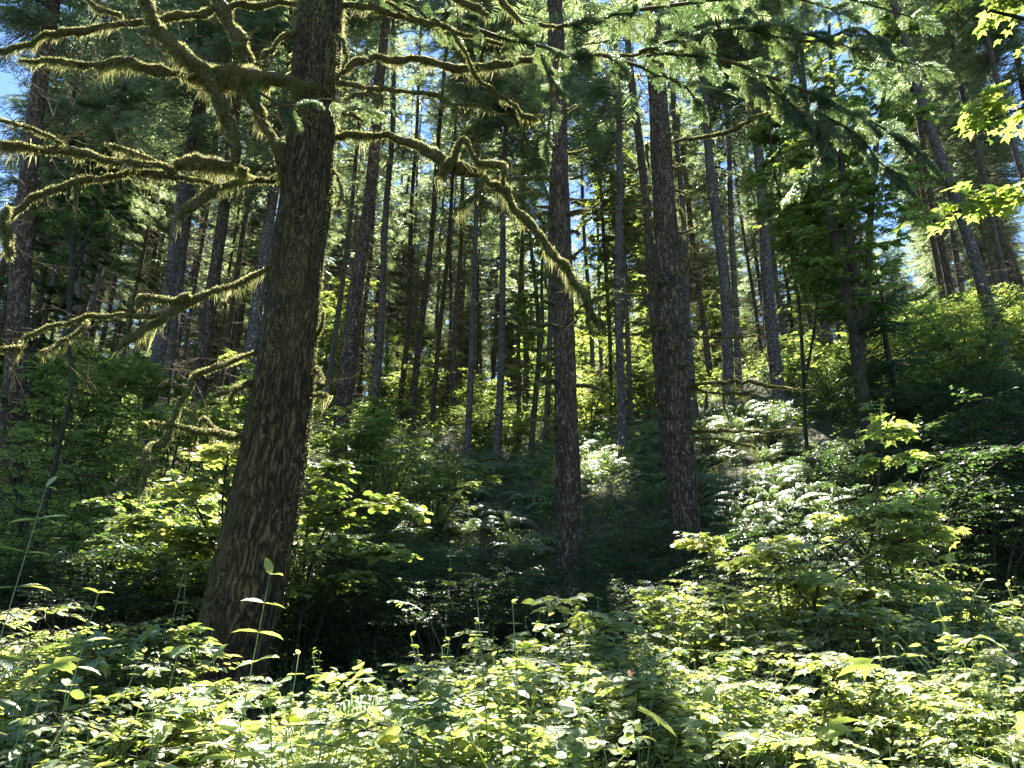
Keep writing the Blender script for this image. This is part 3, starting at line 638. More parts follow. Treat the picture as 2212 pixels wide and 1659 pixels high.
# live crown of the big trunk, above the frame
def add_crown(root, Q, H, zc, R, seed):
    rg = np.random.default_rng(seed); it = conifer_items(H, zc, R, rg)
    def shift(A):
        c = np.stack([np.interp(A[:, 2], Q[:, 2], Q[:, k]) for k in range(2)], 1); B_ = A.copy(); B_[:, :2] += c; return B_
    it[0] = shift(it[0]); it[4] = shift(it[4]); mk, ml = keep_mask(it[0], rg), keep_mask(it[4]+it[5]*it[6][:, :1]*.6, rg)
    loc = np.array(root.location); it[0] = it[0]-loc; it[4] = it[4]-loc
    return crown_geo(it, rg, mk, ml).build('crown', M_needle, root)
add_crown(t1, Q1, 27, 13, 3.4, 3)

# --- centre fir and thick right fir
def big_tree(name, label, pts, Y, H, zc, R, seed, sides=110):
    P = W(pts[0][0], pts[0][1], Y); rt = empty(name, (P[0], P[1], float(G(P[0], P[1])))); tag(rt, label, 'tree')
    Q = big_trunk(rt, pts, Y, H, .025, 13, 2.6, seed, sides, .03, M_bark); add_crown(rt, Q, H, zc, R, seed); trunk_moss(rt, Q, P[2], P[2]+9, 7000, .011, seed); return rt, Q
t2, Q2 = big_tree('fir_tree', 'straight brown fir with short mossy stubs in the centre of the clearing edge',
   [(1240,1300,74),(1240,1281,72),(1231,1106,58),(1228,1057,56),(1222,889,52),(1218,721,50),(1212,504,44),(1207,336,42),(1203,168,38),(1199,0,34)], 13.2, 34, 15.5, 3.0, 61)
t3, Q3 = big_tree('fir_tree', 'thick fir with bulging knots and long mossy side branches right of centre',
   [(1480,1160,74),(1474,1057,68),(1460,889,66),(1452,721,62),(1442,553,54),(1428,336,48),(1423,235,42),(1412,100,38),(1404,0,36)], 14, 35, 15, 3.2, 62)
for s in [([(1193,389,7),(1170,384,9),(1137,383,9),(1094,387,6)],13,12.4,.14),([(1228,333,8),(1245,328,11),(1266,319,7)],13.2,12.9,.04),([(1230,388,6),(1250,381,8),(1266,375,4)],13.2,13,.05),
          ([(1232,438,7),(1248,437,10),(1253,440,6)],13.2,13,.12),([(1232,502,8),(1246,500,9),(1250,503,5)],13.2,13,.1),([(1197,445,6),(1185,425,9),(1178,405,8),(1172,400,4)],13.2,12.8,.06),
          ([(1195,470,6),(1178,458,9),(1160,466,9),(1152,474,4)],13.2,12.8,.12),([(1196,490,6),(1186,488,14),(1178,500,8)],13.2,12.8,.1),([(1200,600,10),(1190,575,14),(1182,572,12),(1178,600,10),(1182,640,5)],13.2,12.8,.12),
          ([(1200,700,9),(1170,700,11),(1130,698,11),(1118,690,12),(1107,684,8)],13.2,12.5,.08),([(1195,752,9),(1180,756,10),(1165,760,5)],13.2,12.9,.06),([(1198,819,12),(1180,823,13),(1162,822,5)],13.2,12.8,.08),
          ([(1205,921,14),(1190,925,14),(1172,928,7),(1168,945,3)],13.2,12.7,.12),([(1196,660,8),(1180,650,8),(1165,655,4)],13.2,12.8,.05),([(1200,560,6),(1180,600,7),(1150,607,3)],13.2,12.8,.05),([(1235,706,8),(1246,688,7),(1240,676,4)],13,12.8,.05)]:
    mossy(t2, s[0], s[1], s[2], hang=s[3]*2, core=.6, twigs=1)
for s in [([(1455,307,9),(1469,303,11),(1536,293,12),(1587,279,13),(1620,259,12),(1671,239,9),(1738,225,5)],14,12.5,.05),([(1620,259,6),(1616,235,6),(1612,215,3)],13,13,.03),
          ([(1480,832,8),(1520,830,10),(1570,825,11),(1620,825,12),(1671,835,9),(1765,842,3)],14,13,.1),([(1484,838,7),(1530,846,6),(1580,850,7),(1632,842,3)],14,13.2,.12),([(1525,845,5),(1527,870,10),(1522,890,4)],13.6,13.6,.03),([(1560,850,3),(1566,880,7),(1572,905,6)],13.5,13.5,.05),
          ([(1488,932,8),(1540,930,9),(1580,929,9),(1637,933,6),(1726,926,3)],14,13,.08),([(1500,945,5),(1550,950,6),(1590,955,5),(1630,968,3)],14,13.2,.12),([(1484,725,6),(1563,731,6),(1630,724,3)],14,13.3,.05),
          ([(1430,612,8),(1404,612,10),(1384,612,8)],14,13.3,.12),([(1425,655,6),(1414,640,10),(1418,605,12),(1425,592,9)],13.7,13.5,.03),([(1428,702,6),(1400,699,7),(1376,699,4)],14,13.4,.08),([(1432,812,7),(1410,812,7),(1380,816,3)],14,13.4,.05),([(1432,876,5),(1400,880,5),(1380,877,3)],14,13.5,.03),
          ([(1402,320,6),(1397,318,10),(1396,340,8),(1404,372,4)],13.7,13.6,.04),([(1400,400,6),(1404,408,10),(1400,425,5)],13.7,13.6,.04),([(1408,470,6),(1406,480,12),(1408,505,5)],13.7,13.6,.04),([(1462,355,6),(1480,362,5),(1500,380,3)],14,13.7,.03),([(1466,450,8),(1475,470,10),(1482,490,4)],14,13.8,.05),([(1480,590,5),(1488,560,9),(1494,535,6)],14,13.8,.05)]:
    mossy(t3, s[0], s[1], s[2], hang=s[3]*2, core=.6, twigs=2)

def stubs(root, Q, z0, z1, n, seed):
    rg = np.random.default_rng(seed)
    for k in range(n):
        z = rg.uniform(z0, z1); c = [np.interp(z, Q[:, 2], Q[:, j]) for j in range(4)]; a = rg.uniform(0, 2*math.pi); l = rg.uniform(.18, .62)
        d = np.array([math.cos(a), math.sin(a), 0]); p = np.array(c[:3]); bend = rg.uniform(-.5, .4)
        P = np.array([p+d*c[3]*.8, p+d*(c[3]+l*.5)+[0, 0, bend*l*.3], p+d*(c[3]+l)+[0, 0, bend*l]]); C1 = catmull(P, 9); r = rg.uniform(.018, .036)
        g = Geo(); limb_mesh(g, C1, np.linspace(r*1.3, r*.6, 9), np.array(root.location), int(rg.integers(99)), 7); b = g.build('branch_stub', M_branch, root)
        m = 260; i = rg.integers(0, 9, m); u = rdir(rg, m); g = Geo(); w_ = unit(u*.7+[0, 0, -.7])
        g.inst(BLADE, C1[i]+u*r*.7-np.array(root.location), w_, rg.normal(size=(m, 3)), np.stack([rg.uniform(.015, .07, m), rg.uniform(.004, .008, m), np.ones(m)], 1), rng=rg); g.build('moss', M_moss, b)
stubs(t2, Q2, 3.5, 13, 26, 71); stubs(t3, Q3, 4.5, 13, 26, 72)

# --- near boughs of the big tree, with single needles
def boughs(root, limbs, name='bough', sc=1.0):
    loc = np.array(root.location)
    for (pp, Y0, Y1, gapm, dn) in limbs:
        g = Geo(); P, R = path_pts([(x, y, wd) for x, y, wd in pp], Y0, Y1); L = np.linalg.norm(np.diff(P, axis=0), axis=1).sum(); n = max(10, int(L/.05))
        C1 = catmull(np.column_stack([P, R]), n); Q = C1[:, :3]; T, A, B_ = frames(Q)
        gb = Geo(); limb_mesh(gb, Q, np.maximum(C1[:, 3], .004), loc, 5, 7); bo = gb.build(name, M_branch, root)
        m = int(L/gapm); idx = (np.linspace(.05, .98, m)*n).astype(int).clip(0, n-1)
        side = np.where(np.arange(m) % 2 == 0, 1., -1.)[:, None]*np.cross(T[idx], [0, 0, 1.])
        X = unit(side*.9+T[idx]*MB.uniform(.3, 1.2, m)[:, None]+np.array([0, 0, dn])+MB.normal(size=(m, 3))*.25)
        tt = np.linspace(.05, .98, m); S = sc*MB.uniform(.6, 1.1, m)*(1.05-.5*tt)
        k = MB.integers(0, 2, m); N = MB.normal(size=(m, 3))*.45+[0, 0, 1]
        for j in (0, 1): s_ = k == j; g.inst(NEAR[j], Q[idx][s_]-loc, X[s_], N[s_], S[s_], rng=MB)
        g.inst(NEAR[0], Q[-1:]-loc, T[-1:], np.array([[0, 0, 1.]]), np.array([.8*sc]), rng=MB)
        g.build('needles', M_fir, bo)
boughs(t1, sc=.85, limbs=[
 ([(1380,112,8),(1480,80,8),(1600,60,6),(1720,70,5),(1830,100,3)],6.6,6.1,0.136,-.3),
 ([(1200,60,9),(1330,30,8),(1500,5,7),(1680,-10,5),(1800,20,3)],6.4,6.3,0.136,-.3),
 ([(1400,110,8),(1560,130,8),(1700,180,7),(1820,230,5),(1930,290,4),(1990,330,2)],6.7,5.9,0.120,-.35),
 ([(1600,150,7),(1700,220,7),(1780,290,6),(1770,350,5),(1720,400,3)],6.6,5.8,0.112,-.55),
 ([(1600,60,7),(1750,90,6),(1850,60,5),(1900,90,3)],6.4,5.7,0.128,-.2),
 ([(1300,118,8),(1400,150,7),(1470,180,5),(1500,210,3)],6.7,6.7,0.128,-.45),
 ([(1760,240,6),(1850,290,5),(1900,350,4),(1940,380,2)],6.4,6.0,0.112,-.6),
 ([(1000,50,8),(1080,80,8),(1170,100,7),(1240,120,4)],6.0,6.4,0.128,-.4),
 ([(1170,120,8),(1190,180,7),(1190,240,6),(1180,300,3)],6.3,6.3,0.144,-.9),
 ([(1500,-20,8),(1640,-20,8),(1800,-10,6),(1980,40,3)],7.0,6.7,0.136,-.35),
 ([(1850,150,5),(1920,130,5),(1990,140,3)],6.3,6.1,0.128,-.3),
 ([(560,200,6),(620,230,6),(700,215,5),(760,225,2)],5.4,5.4,0.176,-.8),
 ([(780,-20,6),(880,10,6),(960,60,3)],6.6,6.7,0.160,-.4),
])

# ------------------------------------------------------------------ broadleaf shrubs, maples
def leafy(stems, rng, nbr, Lb, nsub, Ls, nleaf, leaf, tpl, t0=.25, rise=.25, jit=.35, droop=.35, tsel=None, mat=None):
    """stems: list of (points, radii) in local metres -> trunk Geo, crown Geo"""
    gs = Geo(); O, X, N, S = [], [], [], []; TO, TX, TS = [], [], []
    st = []
    for P, R in stems:
        n = 26; C1 = catmull(np.column_stack([P, R]), n); gs.add(*tube(C1[:, :3], C1[:, 3], 9 if R[0] > .04 else 5, lambda A, L, r: r*.25*(vn(A*1.27, L*2.5, 9, 8)-.5))); st.append(C1)
    for b in range(nbr):
        C1 = st[int(rng.integers(len(st)))]; t = t0+(1-t0)*rng.random()**.85; i = min(len(C1)-1, int(t*len(C1))); p = C1[i, :3].copy()
        a = rng.uniform(0, 2*math.pi); l = Lb*rng.uniform(.4, 1.15)*(1.15-.6*t); e = rise+rng.uniform(-.25, .35)
        q = p.copy(); seg = 4
        for s in range(seg):
            d = unit(np.array([math.cos(a), math.sin(a), e-droop*s/seg*2])); TO.append(q.copy()); TX.append(d); TS.append((l/seg*1.05, (.010*l+.003)*(1-s*.2), (.010*l+.003)*(1-s*.2)))
            for k in range(max(1, nsub//seg)):
                qq = q+d*l/seg*rng.random(); bb = a+rng.choice([-1, 1])*rng.uniform(.4, 1.2); ls = Ls*rng.uniform(.5, 1.2)
                ds = unit(np.array([math.cos(bb), math.sin(bb), rng.uniform(-.25, .3)])); TO.append(qq); TX.append(ds); TS.append((ls, .0035, .0035))
                tt = (np.arange(nleaf)+.5)/nleaf
                pp = qq+ds*ls*tt[:, None]; pp[:, 2] -= droop*.3*ls*tt**2
                ba = bb+np.where(np.arange(nleaf) % 2 == 0, 1, -1)*rng.uniform(.5, 1.1, nleaf); ba[-1] = bb
                xx = np.stack([np.cos(ba), np.sin(ba), rng.uniform(-.45, .1, nleaf)], 1)
                O.append(pp); X.append(xx); N.append(np.array([0, 0, 1.])+rng.normal(size=(nleaf, 3))*jit); S.append(leaf*rng.uniform(.6, 1.2, nleaf))
            q = q+d*l/seg; a += rng.uniform(-.25, .25)
    gc = Geo(); O, X, N, S = map(np.concatenate, (O, X, N, S))
    gs.inst(TWIG, np.array(TO), np.array(TX), np.tile([0, 0, 1.], (len(TO), 1)), np.array(TS), rng=rng)
    return gs, (O, X, N, S, tpl)
def leaves_geo(it, rng, mask=None):
    O, X, N, S, tpl = it; g = Geo()
    if mask is not None: O, X, N, S = O[mask], X[mask], N[mask], S[mask]
    return g.inst(tpl, O, X, N, S, rng=rng)
def bush_stems(rng, n, H, spread, r=.018):
    out = []
    for _ in range(n):
        a = rng.uniform(0, 6.28); l = spread*rng.uniform(.3, 1); h = H*rng.uniform(.6, 1)
        out.append((np.array([[0, 0, -.2], [l*.25*math.cos(a), l*.25*math.sin(a), h*.4], [l*.6*math.cos(a), l*.6*math.sin(a), h*.8], [l*math.cos(a), l*math.sin(a), h]]), np.array([r, r*.8, r*.5, r*.25])))
    return out
BR = np.random.default_rng(21)
def shrub_proto(H, spread, ns, nbr, Lb, leaf, tpl, mat, nleaf=7, nsub=8, Ls=.3, stemr=.018, t0=.12):
    gs, it = leafy(bush_stems(BR, ns, H, spread, stemr), BR, nbr, Lb, nsub, Ls, nleaf, leaf, tpl, t0)
    return (mesh_of('stems', gs, M_barkmaple), mesh_of('foliage', leaves_geo(it, BR), mat), H)
SHRUBS = {
 'vine':  [shrub_proto(4.6, 1.6, 7, 70, 1.1, .085, MAPLE, M_leaf, 7, 8, .4, .03), shrub_proto(4.0, 1.9, 6, 66, 1.2, .08, DIA, M_leaf, 8, 8, .4, .03), shrub_proto(5.0, 1.3, 5, 70, 1.0, .09, MAPLE, M_leaf, 7, 8, .4, .03)],
 'mid':   [shrub_proto(2.2, 1.1, 9, 62, .8, .06, ROUND, M_leaf, 8, 8, .28), shrub_proto(1.9, 1.3, 8, 62, .8, .055, DIA, M_leaf, 9, 8, .28), shrub_proto(2.4, .9, 8, 60, .7, .065, LEAF, M_leaf, 8, 8, .3)],
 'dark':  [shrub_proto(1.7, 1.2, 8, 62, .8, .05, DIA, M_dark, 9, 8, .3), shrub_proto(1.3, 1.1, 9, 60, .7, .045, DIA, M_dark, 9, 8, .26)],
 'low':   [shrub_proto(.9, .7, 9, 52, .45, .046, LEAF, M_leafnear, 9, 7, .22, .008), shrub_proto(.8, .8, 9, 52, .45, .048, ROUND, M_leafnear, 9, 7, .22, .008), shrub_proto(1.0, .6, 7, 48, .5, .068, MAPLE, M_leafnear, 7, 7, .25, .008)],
}
def shrub(kind, x, y, h, desc=None, label=None, rg=BR, name='shrub', cat='shrub', group=None):
    st, fo, H0 = SHRUBS[kind][int(rg.integers(len(SHRUBS[kind])))]
    z = float(G(x, y)); o = empty(name, (x, y, z), (0, 0, rg.uniform(0, 6.28)), h/H0)
    link_mesh('stems', st, o); link_mesh('foliage', fo, o)
    tag(o, label, cat, group)
    if label is None: REG.append((o, desc, np.array([x, y, z+h*.7])))
    return o
KEEPCLEAR = HAND+[(6.5, 520, 1400, 0, 0, 170), (13.2, 1238, 1290, 0, 0, 70), (14, 1476, 1130, 0, 0, 66), (14, 1880, 950, 0, 0, 34)]
def scatter(kind, n, x0, x1, y0, y1, h0, h1, desc, name, cat, group, dmin=.8, avoid=()):
    pts = []; k = 0; it = 0
    while k < n and it < n*90:
        it += 1; Y = BR.uniform(y0, y1)
        px = BR.uniform(x0, x1); p = W(px, 830, Y); x = p[0]*0+(px-1106)/FP*(CP*Y+SP*float(G((px-1106)/FP*Y, Y)-EYE))
        if any((x-a)**2+(Y-b)**2 < dmin**2 for a, b in pts): continue
        if any(abs(x-q[0]) < .6 and -1.3 < Y-q[1] < .4 for q in (t1.location, t2.location)): continue
        hh = BR.uniform(h0, h1); zz = float(G(x, Y)); tx, ty, tf = proj(np.array([x, Y, zz+hh*.9])); hw = .42*hh*FP/tf
        if any(Y < q[0] and abs(tx-q[1]) < q[5]/2+hw and ty < q[2]-15 for q in KEEPCLEAR): continue
        pts.append((x, Y)); k += 1; shrub(kind, x, Y, hh, desc, None, BR, name, cat, group)
# (px range, depth range, heights)
scatter('vine', 16, -60, 560, 11, 19, 3.4, 5.2, 'tall vine maple of the left thicket', 'vine_maple', 'vine maple', 'vine maples of the left thicket', 1.1)
scatter('mid', 20, -60, 540, 8.2, 13, 1.5, 2.4, 'leafy shrub below the left thicket', 'shrub', 'shrub', 'leafy shrubs below the left thicket', .8)
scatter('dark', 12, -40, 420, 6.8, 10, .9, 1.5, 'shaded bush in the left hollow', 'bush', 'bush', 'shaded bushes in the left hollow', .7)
scatter('vine', 6, 690, 890, 14, 17.5, 2.6, 4.4, 'vine maple of the central thicket', 'vine_maple', 'vine maple', 'vine maples of the central thicket', .9)
scatter('mid', 8, 680, 1000, 12, 19, 1.0, 1.7, 'leafy shrub on the slope', 'shrub', 'shrub', 'leafy shrubs on the slope', .9)
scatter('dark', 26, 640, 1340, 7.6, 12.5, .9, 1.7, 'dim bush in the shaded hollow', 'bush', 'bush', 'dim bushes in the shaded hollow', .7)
scatter('mid', 12, 860, 1230, 25, 34, 2.2, 3.6, 'sunny bush near the ridge', 'shrub', 'shrub', 'sunny bushes near the ridge', 1.2)
scatter('vine', 5, 980, 1210, 26, 34, 3.5, 5.5, 'vine maple near the ridge', 'vine_maple', 'vine maple', 'vine maples near the ridge', 1.4)
scatter('mid', 8, 1250, 1420, 24, 31, 2.0, 3.2, 'bright bush behind the knobbly fir', 'shrub', 'shrub', 'bright bushes behind the knobbly fir', 1.1)
scatter('vine', 4, 1240, 1400, 27, 34, 6, 9, 'tall leafy vine maple beyond the knobbly fir', 'vine_maple', 'vine maple', 'tall vine maples beyond the knobbly fir', 1.5)
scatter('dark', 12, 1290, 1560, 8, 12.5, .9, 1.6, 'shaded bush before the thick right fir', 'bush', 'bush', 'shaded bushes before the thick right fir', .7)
scatter('mid', 10, 1700, 1900, 18.5, 24, 1.8, 3.0, 'maple bush behind the fern bank', 'shrub', 'shrub', 'maple bushes behind the fern bank', 1.0)
scatter('vine', 6, 1680, 1880, 19, 24, 4.5, 7.5, 'bright vine maple behind the fern bank', 'vine_maple', 'vine maple', 'bright vine maples behind the fern bank', 1.0)
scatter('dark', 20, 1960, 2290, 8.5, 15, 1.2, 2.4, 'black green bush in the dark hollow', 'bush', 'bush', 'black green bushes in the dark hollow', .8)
scatter('mid', 26, 1990, 2320, 16.5, 25, 1.8, 3.0, 'sunlit bush on the upper bank', 'shrub', 'shrub', 'sunlit bushes on the upper bank', 1.0)
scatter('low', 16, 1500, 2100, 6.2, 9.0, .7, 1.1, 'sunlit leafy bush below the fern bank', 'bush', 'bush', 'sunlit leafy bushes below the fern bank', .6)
scatter('mid', 36, 560, 1750, 32, 44, 1.4, 2.7, 'sunny bush on the ridge crest', 'shrub', 'shrub', 'sunny bushes on the ridge crest', 1.3)
scatter('vine', 14, 640, 1700, 33, 46, 5, 8, 'tall vine maple on the ridge crest', 'vine_maple', 'vine maple', 'tall vine maples on the ridge crest', 2)
scatter('low', 9, -60, 400, 3.6, 5.6, .8, 1.25, 'sunlit bush of the near left bank', 'bush', 'bush', 'bleached bushes of the near bank', .5)
scatter('low', 5, 1140, 1400, 3.8, 5.4, .6, 1.0, 'sunlit bush of the near middle bank', 'bush', 'bush', 'bleached bushes of the near bank', .5)
scatter('low', 17, 1480, 2260, 3.6, 6.2, .5, .85, 'sunlit bush of the near right bank', 'bush', 'bush', 'bleached bushes of the near bank', .5)
scatter('mid', 5, 330, 520, 7.4, 8.6, 1.2, 1.8, 'bright leaved bush left of the big trunk', 'shrub', 'shrub', 'bright leaved bushes left of the big trunk', .5)

# larger maples: own stems from the photograph
def maple(name, label, stems, Y, nbr, Lb, leaf, mat, tpl=MAPLE, seed=1, nsub=10, Ls=.45, nleaf=8, t0=.2, cat='maple tree', filt=True, rise=.2):
    rg = np.random.default_rng(seed); b = W(stems[0][0][0], stems[0][0][1], Y); loc = np.array([b[0], b[1], float(G(b[0], b[1]))])
    rt = empty(name, loc); tag(rt, label, cat); L = []
    for pp in stems:
        P, R = path_pts(pp, Y); P = P-loc
        if abs(pp[0][0]-stems[0][0][0]) < 1: P = np.vstack([[P[0][0]-.05, 0, -.3], P]); R = np.insert(R, 0, R[0]*1.15)
        L.append((P, R))
    gs, it = leafy(L, rg, nbr, Lb, nsub, Ls, nleaf, leaf, tpl, t0, rise)
    gs.build('trunk', M_barkmaple, rt); leaves_geo(it, rg, keep_mask(it[0]+loc, rg) if filt else None).build('crown', mat, rt); return rt
maple('maple_tree', 'forked dark maple with three mossy stems and a dark crown, behind the fern bank',
      [[(1884,960,34),(1862,855,32),(1848,720,28),(1832,640,24),(1815,553,22),(1790,450,18),(1765,360,14),(1745,250,10),(1730,100,7)],
       [(1862,800,20),(1850,640,22),(1838,553,22),(1826,440,18),(1815,330,14),(1800,200,10),(1790,50,7)],
       [(1858,760,16),(1875,600,16),(1880,480,14),(1890,340,12),(1910,200,8),(1930,60,5)]], 14, 105, 2.6, .12, M_leaf, seed=4, nsub=10, t0=.38)
maple('maple_tree', 'bright green maple with thin stems left of the forked dark maple',
      [[(1740,930,8),(1735,800,8),(1725,650,7),(1700,500,6),(1670,350,5),(1660,240,4)], [(1735,850,6),(1760,700,6),(1770,560,5),(1740,420,4)]], 16, 110, 1.5, .11, M_leaf, seed=5, t0=.25)
maple('maple_tree', 'slim twin stem maple with curving dark stems near the centre fir',
      [[(1150,930,14),(1158,850,13),(1165,750,11),(1160,650,9),(1150,560,8),(1140,450,6)], [(1162,800,8),(1172,700,8),(1170,600,7),(1175,480,5)]], 23, 70, 1.6, .11, M_leaf, seed=6, t0=.35)
maple('maple_tree', 'tall bright maple crown filling the gap between centre fir and knobbly fir',
      [[(1320,900,8),(1318,750,9),(1310,600,8),(1300,450,7),(1295,340,5),(1290,260,3)], [(1330,800,6),(1350,650,6),(1350,500,5),(1345,380,4)]], 29, 150, 2.2, .15, M_leaf, seed=7, nsub=10, t0=.15, filt=False)
maple('maple_tree', 'green maple crown behind the thin black sapling at the picture edge',
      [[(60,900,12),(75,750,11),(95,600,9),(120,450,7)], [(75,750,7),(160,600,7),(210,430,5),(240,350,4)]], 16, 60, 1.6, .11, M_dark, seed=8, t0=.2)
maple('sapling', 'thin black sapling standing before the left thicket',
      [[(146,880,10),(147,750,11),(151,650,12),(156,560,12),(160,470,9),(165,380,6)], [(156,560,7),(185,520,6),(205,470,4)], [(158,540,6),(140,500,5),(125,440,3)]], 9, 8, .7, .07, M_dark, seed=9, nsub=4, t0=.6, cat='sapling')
maple('maple_sapling', 'small maple sapling with glowing yellow leaves before the dark hollow',
      [[(1872,1260,5),(1885,1150,5),(1898,1040,4),(1908,960,3),(1920,905,2)]], 6.6, 15, .5, .12, M_leafnear, MAPLE_D, seed=10, nsub=4, Ls=.2, nleaf=3, t0=.35, cat='sapling', filt=False)
maple('maple_sapling', 'broad low maple sapling spreading flat sunlit leaves over the right undergrowth',
      [[(1780,1400,8),(1760,1300,6),(1800,1200,5),(1880,1130,4),(1960,1095,3)], [(1765,1330,5),(1690,1230,4),(1660,1180,3)], [(1790,1260,5),(1900,1190,4),(2010,1140,3)], [(1770,1300,5),(1850,1290,4),(1960,1240,3)]], 6.4, 28, .6, .10, M_leafnear, MAPLE_D, seed=12, nsub=8, Ls=.25, nleaf=4, t0=.2, cat='sapling', filt=False, rise=.02)
maple('maple_sapling', 'upright maple sapling between thick right fir and the fern bank',
      [[(1690,1340,4),(1680,1270,4),(1672,1200,3),(1660,1165,2)]], 6.8, 12, .4, .10, M_leafnear, MAPLE_D, seed=13, nsub=4, Ls=.15, nleaf=3, t0=.3, cat='sapling', filt=False)
maple('sapling', 'dark leafy sapling with bright top below the thick right fir',
      [[(1590,1400,4),(1560,1290,4),(1535,1200,3),(1515,1160,2)]], 7.0, 20, .4, .08, M_leafnear, ROUND, seed=14, nsub=4, Ls=.15, nleaf=4, t0=.3, cat='sapling', filt=False)
maple('hazel_shrub', 'hazel shrub holding bright round leaves out right of the big trunk',
      [[(640,1400,8),(665,1250,7),(700,1150,6),(760,1090,4),(850,1090,3)], [(650,1300,6),(720,1220,5),(790,1180,4),(880,1200,3)], [(655,1230,5),(670,1100,4),(700,1030,3),(730,1010,2)], [(650,1330,5),(700,1270,4),(760,1240,3)]], 7.4, 48, .45, .085, M_leafnear, ROUND, seed=15, nsub=8, Ls=.2, nleaf=5, t0=.35, cat='shrub', filt=False, rise=.05)
maple('hazel_shrub', 'hazel shrub with glowing leaves under the low mossy branch left of the big trunk',
      [[(500,1300,8),(460,1180,7),(420,1090,5),(370,1040,3)], [(490,1200,6),(480,1100,5),(490,1000,4),(500,965,3)], [(480,1230,5),(400,1160,4),(300,1120,3)], [(470,1250,5),(380,1220,4),(250,1190,3)]], 7.6, 60, .5, .085, M_leafnear, ROUND, seed=16, nsub=8, Ls=.22, nleaf=5, t0=.3, cat='shrub', filt=False, rise=.05)
maple('sapling', 'bright tipped sapling at the foot of the centre fir',
      [[(1240,1480,4),(1232,1400,4),(1222,1330,3),(1215,1290,2)], [(1238,1440,3),(1290,1370,3),(1330,1310,2)]], 5.2, 20, .4, .085, M_leafnear, LEAF, seed=17, nsub=4, Ls=.16, nleaf=4, t0=.3, cat='sapling', filt=False)
# a maple beyond the frame whose leaves hang into the upper corner
maple('maple_tree', 'bigleaf maple limb with large backlit leaves hanging into the upper corner',
      [[(2700,1500,60),(2640,900,50),(2560,500,40),(2400,200,24),(2250,60,12),(2130,20,5)], [(2500,600,24),(2350,420,14),(2200,400,8),(2040,470,4)], [(2540,560,22),(2400,300,12),(2250,230,8),(2140,260,4)]], 5.4, 26, .6, .10, M_leaf, MAPLE_D, seed=18, nsub=4, Ls=.28, nleaf=3, t0=.72, filt=False)

# ------------------------------------------------------------------ young hemlock with drooping boughs
hb = W(1965, 1000, 14.5); hem = empty('hemlock_tree', (hb[0], hb[1], float(G(hb[0], hb[1]))))
tag(hem, 'young dark hemlock with drooping flat boughs right of the forked maple', 'tree')
g = Geo(); g.add(*tube(np.array([[0, 0, -.3], [0, 0, 3], [.1, 0, 4], [.1, 0, 4.8]]), np.array([.07, .055, .035, .01]), 10)); g.build('trunk', M_barkmaple, hem)
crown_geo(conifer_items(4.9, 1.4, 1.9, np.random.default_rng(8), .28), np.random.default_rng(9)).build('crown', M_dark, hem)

# ------------------------------------------------------------------ ferns
def fern_geo(rng, nf=15, L=.85):
    g = Geo(); O, X, N, S = [], [], [], []; TO, TX, TS = [], [], []
    for f in range(nf):
        a = f*2*math.pi/nf+rng.uniform(-.2, .2); l = L*rng.uniform(.75, 1.1); e0 = rng.uniform(.9, 1.35); m = 30
        p = np.zeros(3); w_ = rng.uniform(-.25, .25)
        for i in range(m):
            t = i/m; e = e0-1.9*t; aa = a+w_*t; d = np.array([math.cos(aa)*math.cos(e), math.sin(aa)*math.cos(e), math.sin(e)]); sd = np.array([-math.sin(aa), math.cos(aa), 0]); nn = np.cross(d, sd)
            if i % 3 == 0: TO.append(p); TX.append(d); TS.append((l/m*3.1, .003, .003))
            if t > .12:
                pl = .11*L*math.sin(math.pi*min(1, (t-.08)/.92)**.75)+.01
                for s in (-1, 1): O.append(p); X.append(sd*s+d*.35+[0, 0, -.12]); N.append(nn+rng.normal(size=3)*.15); S.append((pl, .02, 1))
            p = p+d*l/m
    g.inst(STRIP, np.array(O), np.array(X), np.array(N), np.array(S), rng=rng); g.inst(TWIG, np.array(TO), np.array(TX), np.tile([0, 0, 1.], (len(TO), 1)), np.array(TS), T=np.zeros(len(TO)), rng=rng); return g
FR = np.random.default_rng(31)
FERN = [mesh_of('fern', fern_geo(FR, 14+i), M_fern) for i in range(3)]
def ferns(n, x0, x1, y0, y1, desc, group, s0=.8, s1=1.3, dmin=.5):
    pts = []; k = it = 0
    while k < n and it < n*30:
        it += 1; Y = FR.uniform(y0, y1); px = FR.uniform(x0, x1); x = (px-1106)/FP*(CP*Y+SP*float(G((px-1106)/FP*Y, Y)-EYE))
        if any((x-a)**2+(Y-b)**2 < dmin**2 for a, b in pts): continue
        pts.append((x, Y)); k += 1; z = float(G(x, Y))
        o = link_mesh('sword_fern', FERN[k % 3], None, (FR.uniform(s0, s1),)*3, (x, Y, z)); o.rotation_euler = (0, 0, FR.uniform(0, 6)); tag(o, None, 'fern', group)
        REG.append((o, desc, np.array([x, Y, z+.5])))
ferns(95, 1490, 1900, 8.8, 16, 'silvery sword fern on the sunny bank', 'sword ferns on the sunny bank')
ferns(32, 1240, 1440, 17, 26, 'pale sword fern around the knobbly fir', 'sword ferns around the knobbly fir')
ferns(30, 1510, 1760, 17, 24, 'sword fern under the tall grey fir', 'sword ferns under the tall grey fir')
ferns(44, 860, 1200, 13, 24, 'dim sword fern on the shaded slope', 'sword ferns on the shaded slope')
ferns(12, 1880, 2240, 7.5, 12, 'shadowy fern in the dark hollow', 'ferns in the dark hollow')
ferns(14, 640, 900, 12, 20, 'glinting fern beside the central thicket', 'ferns beside the central thicket')

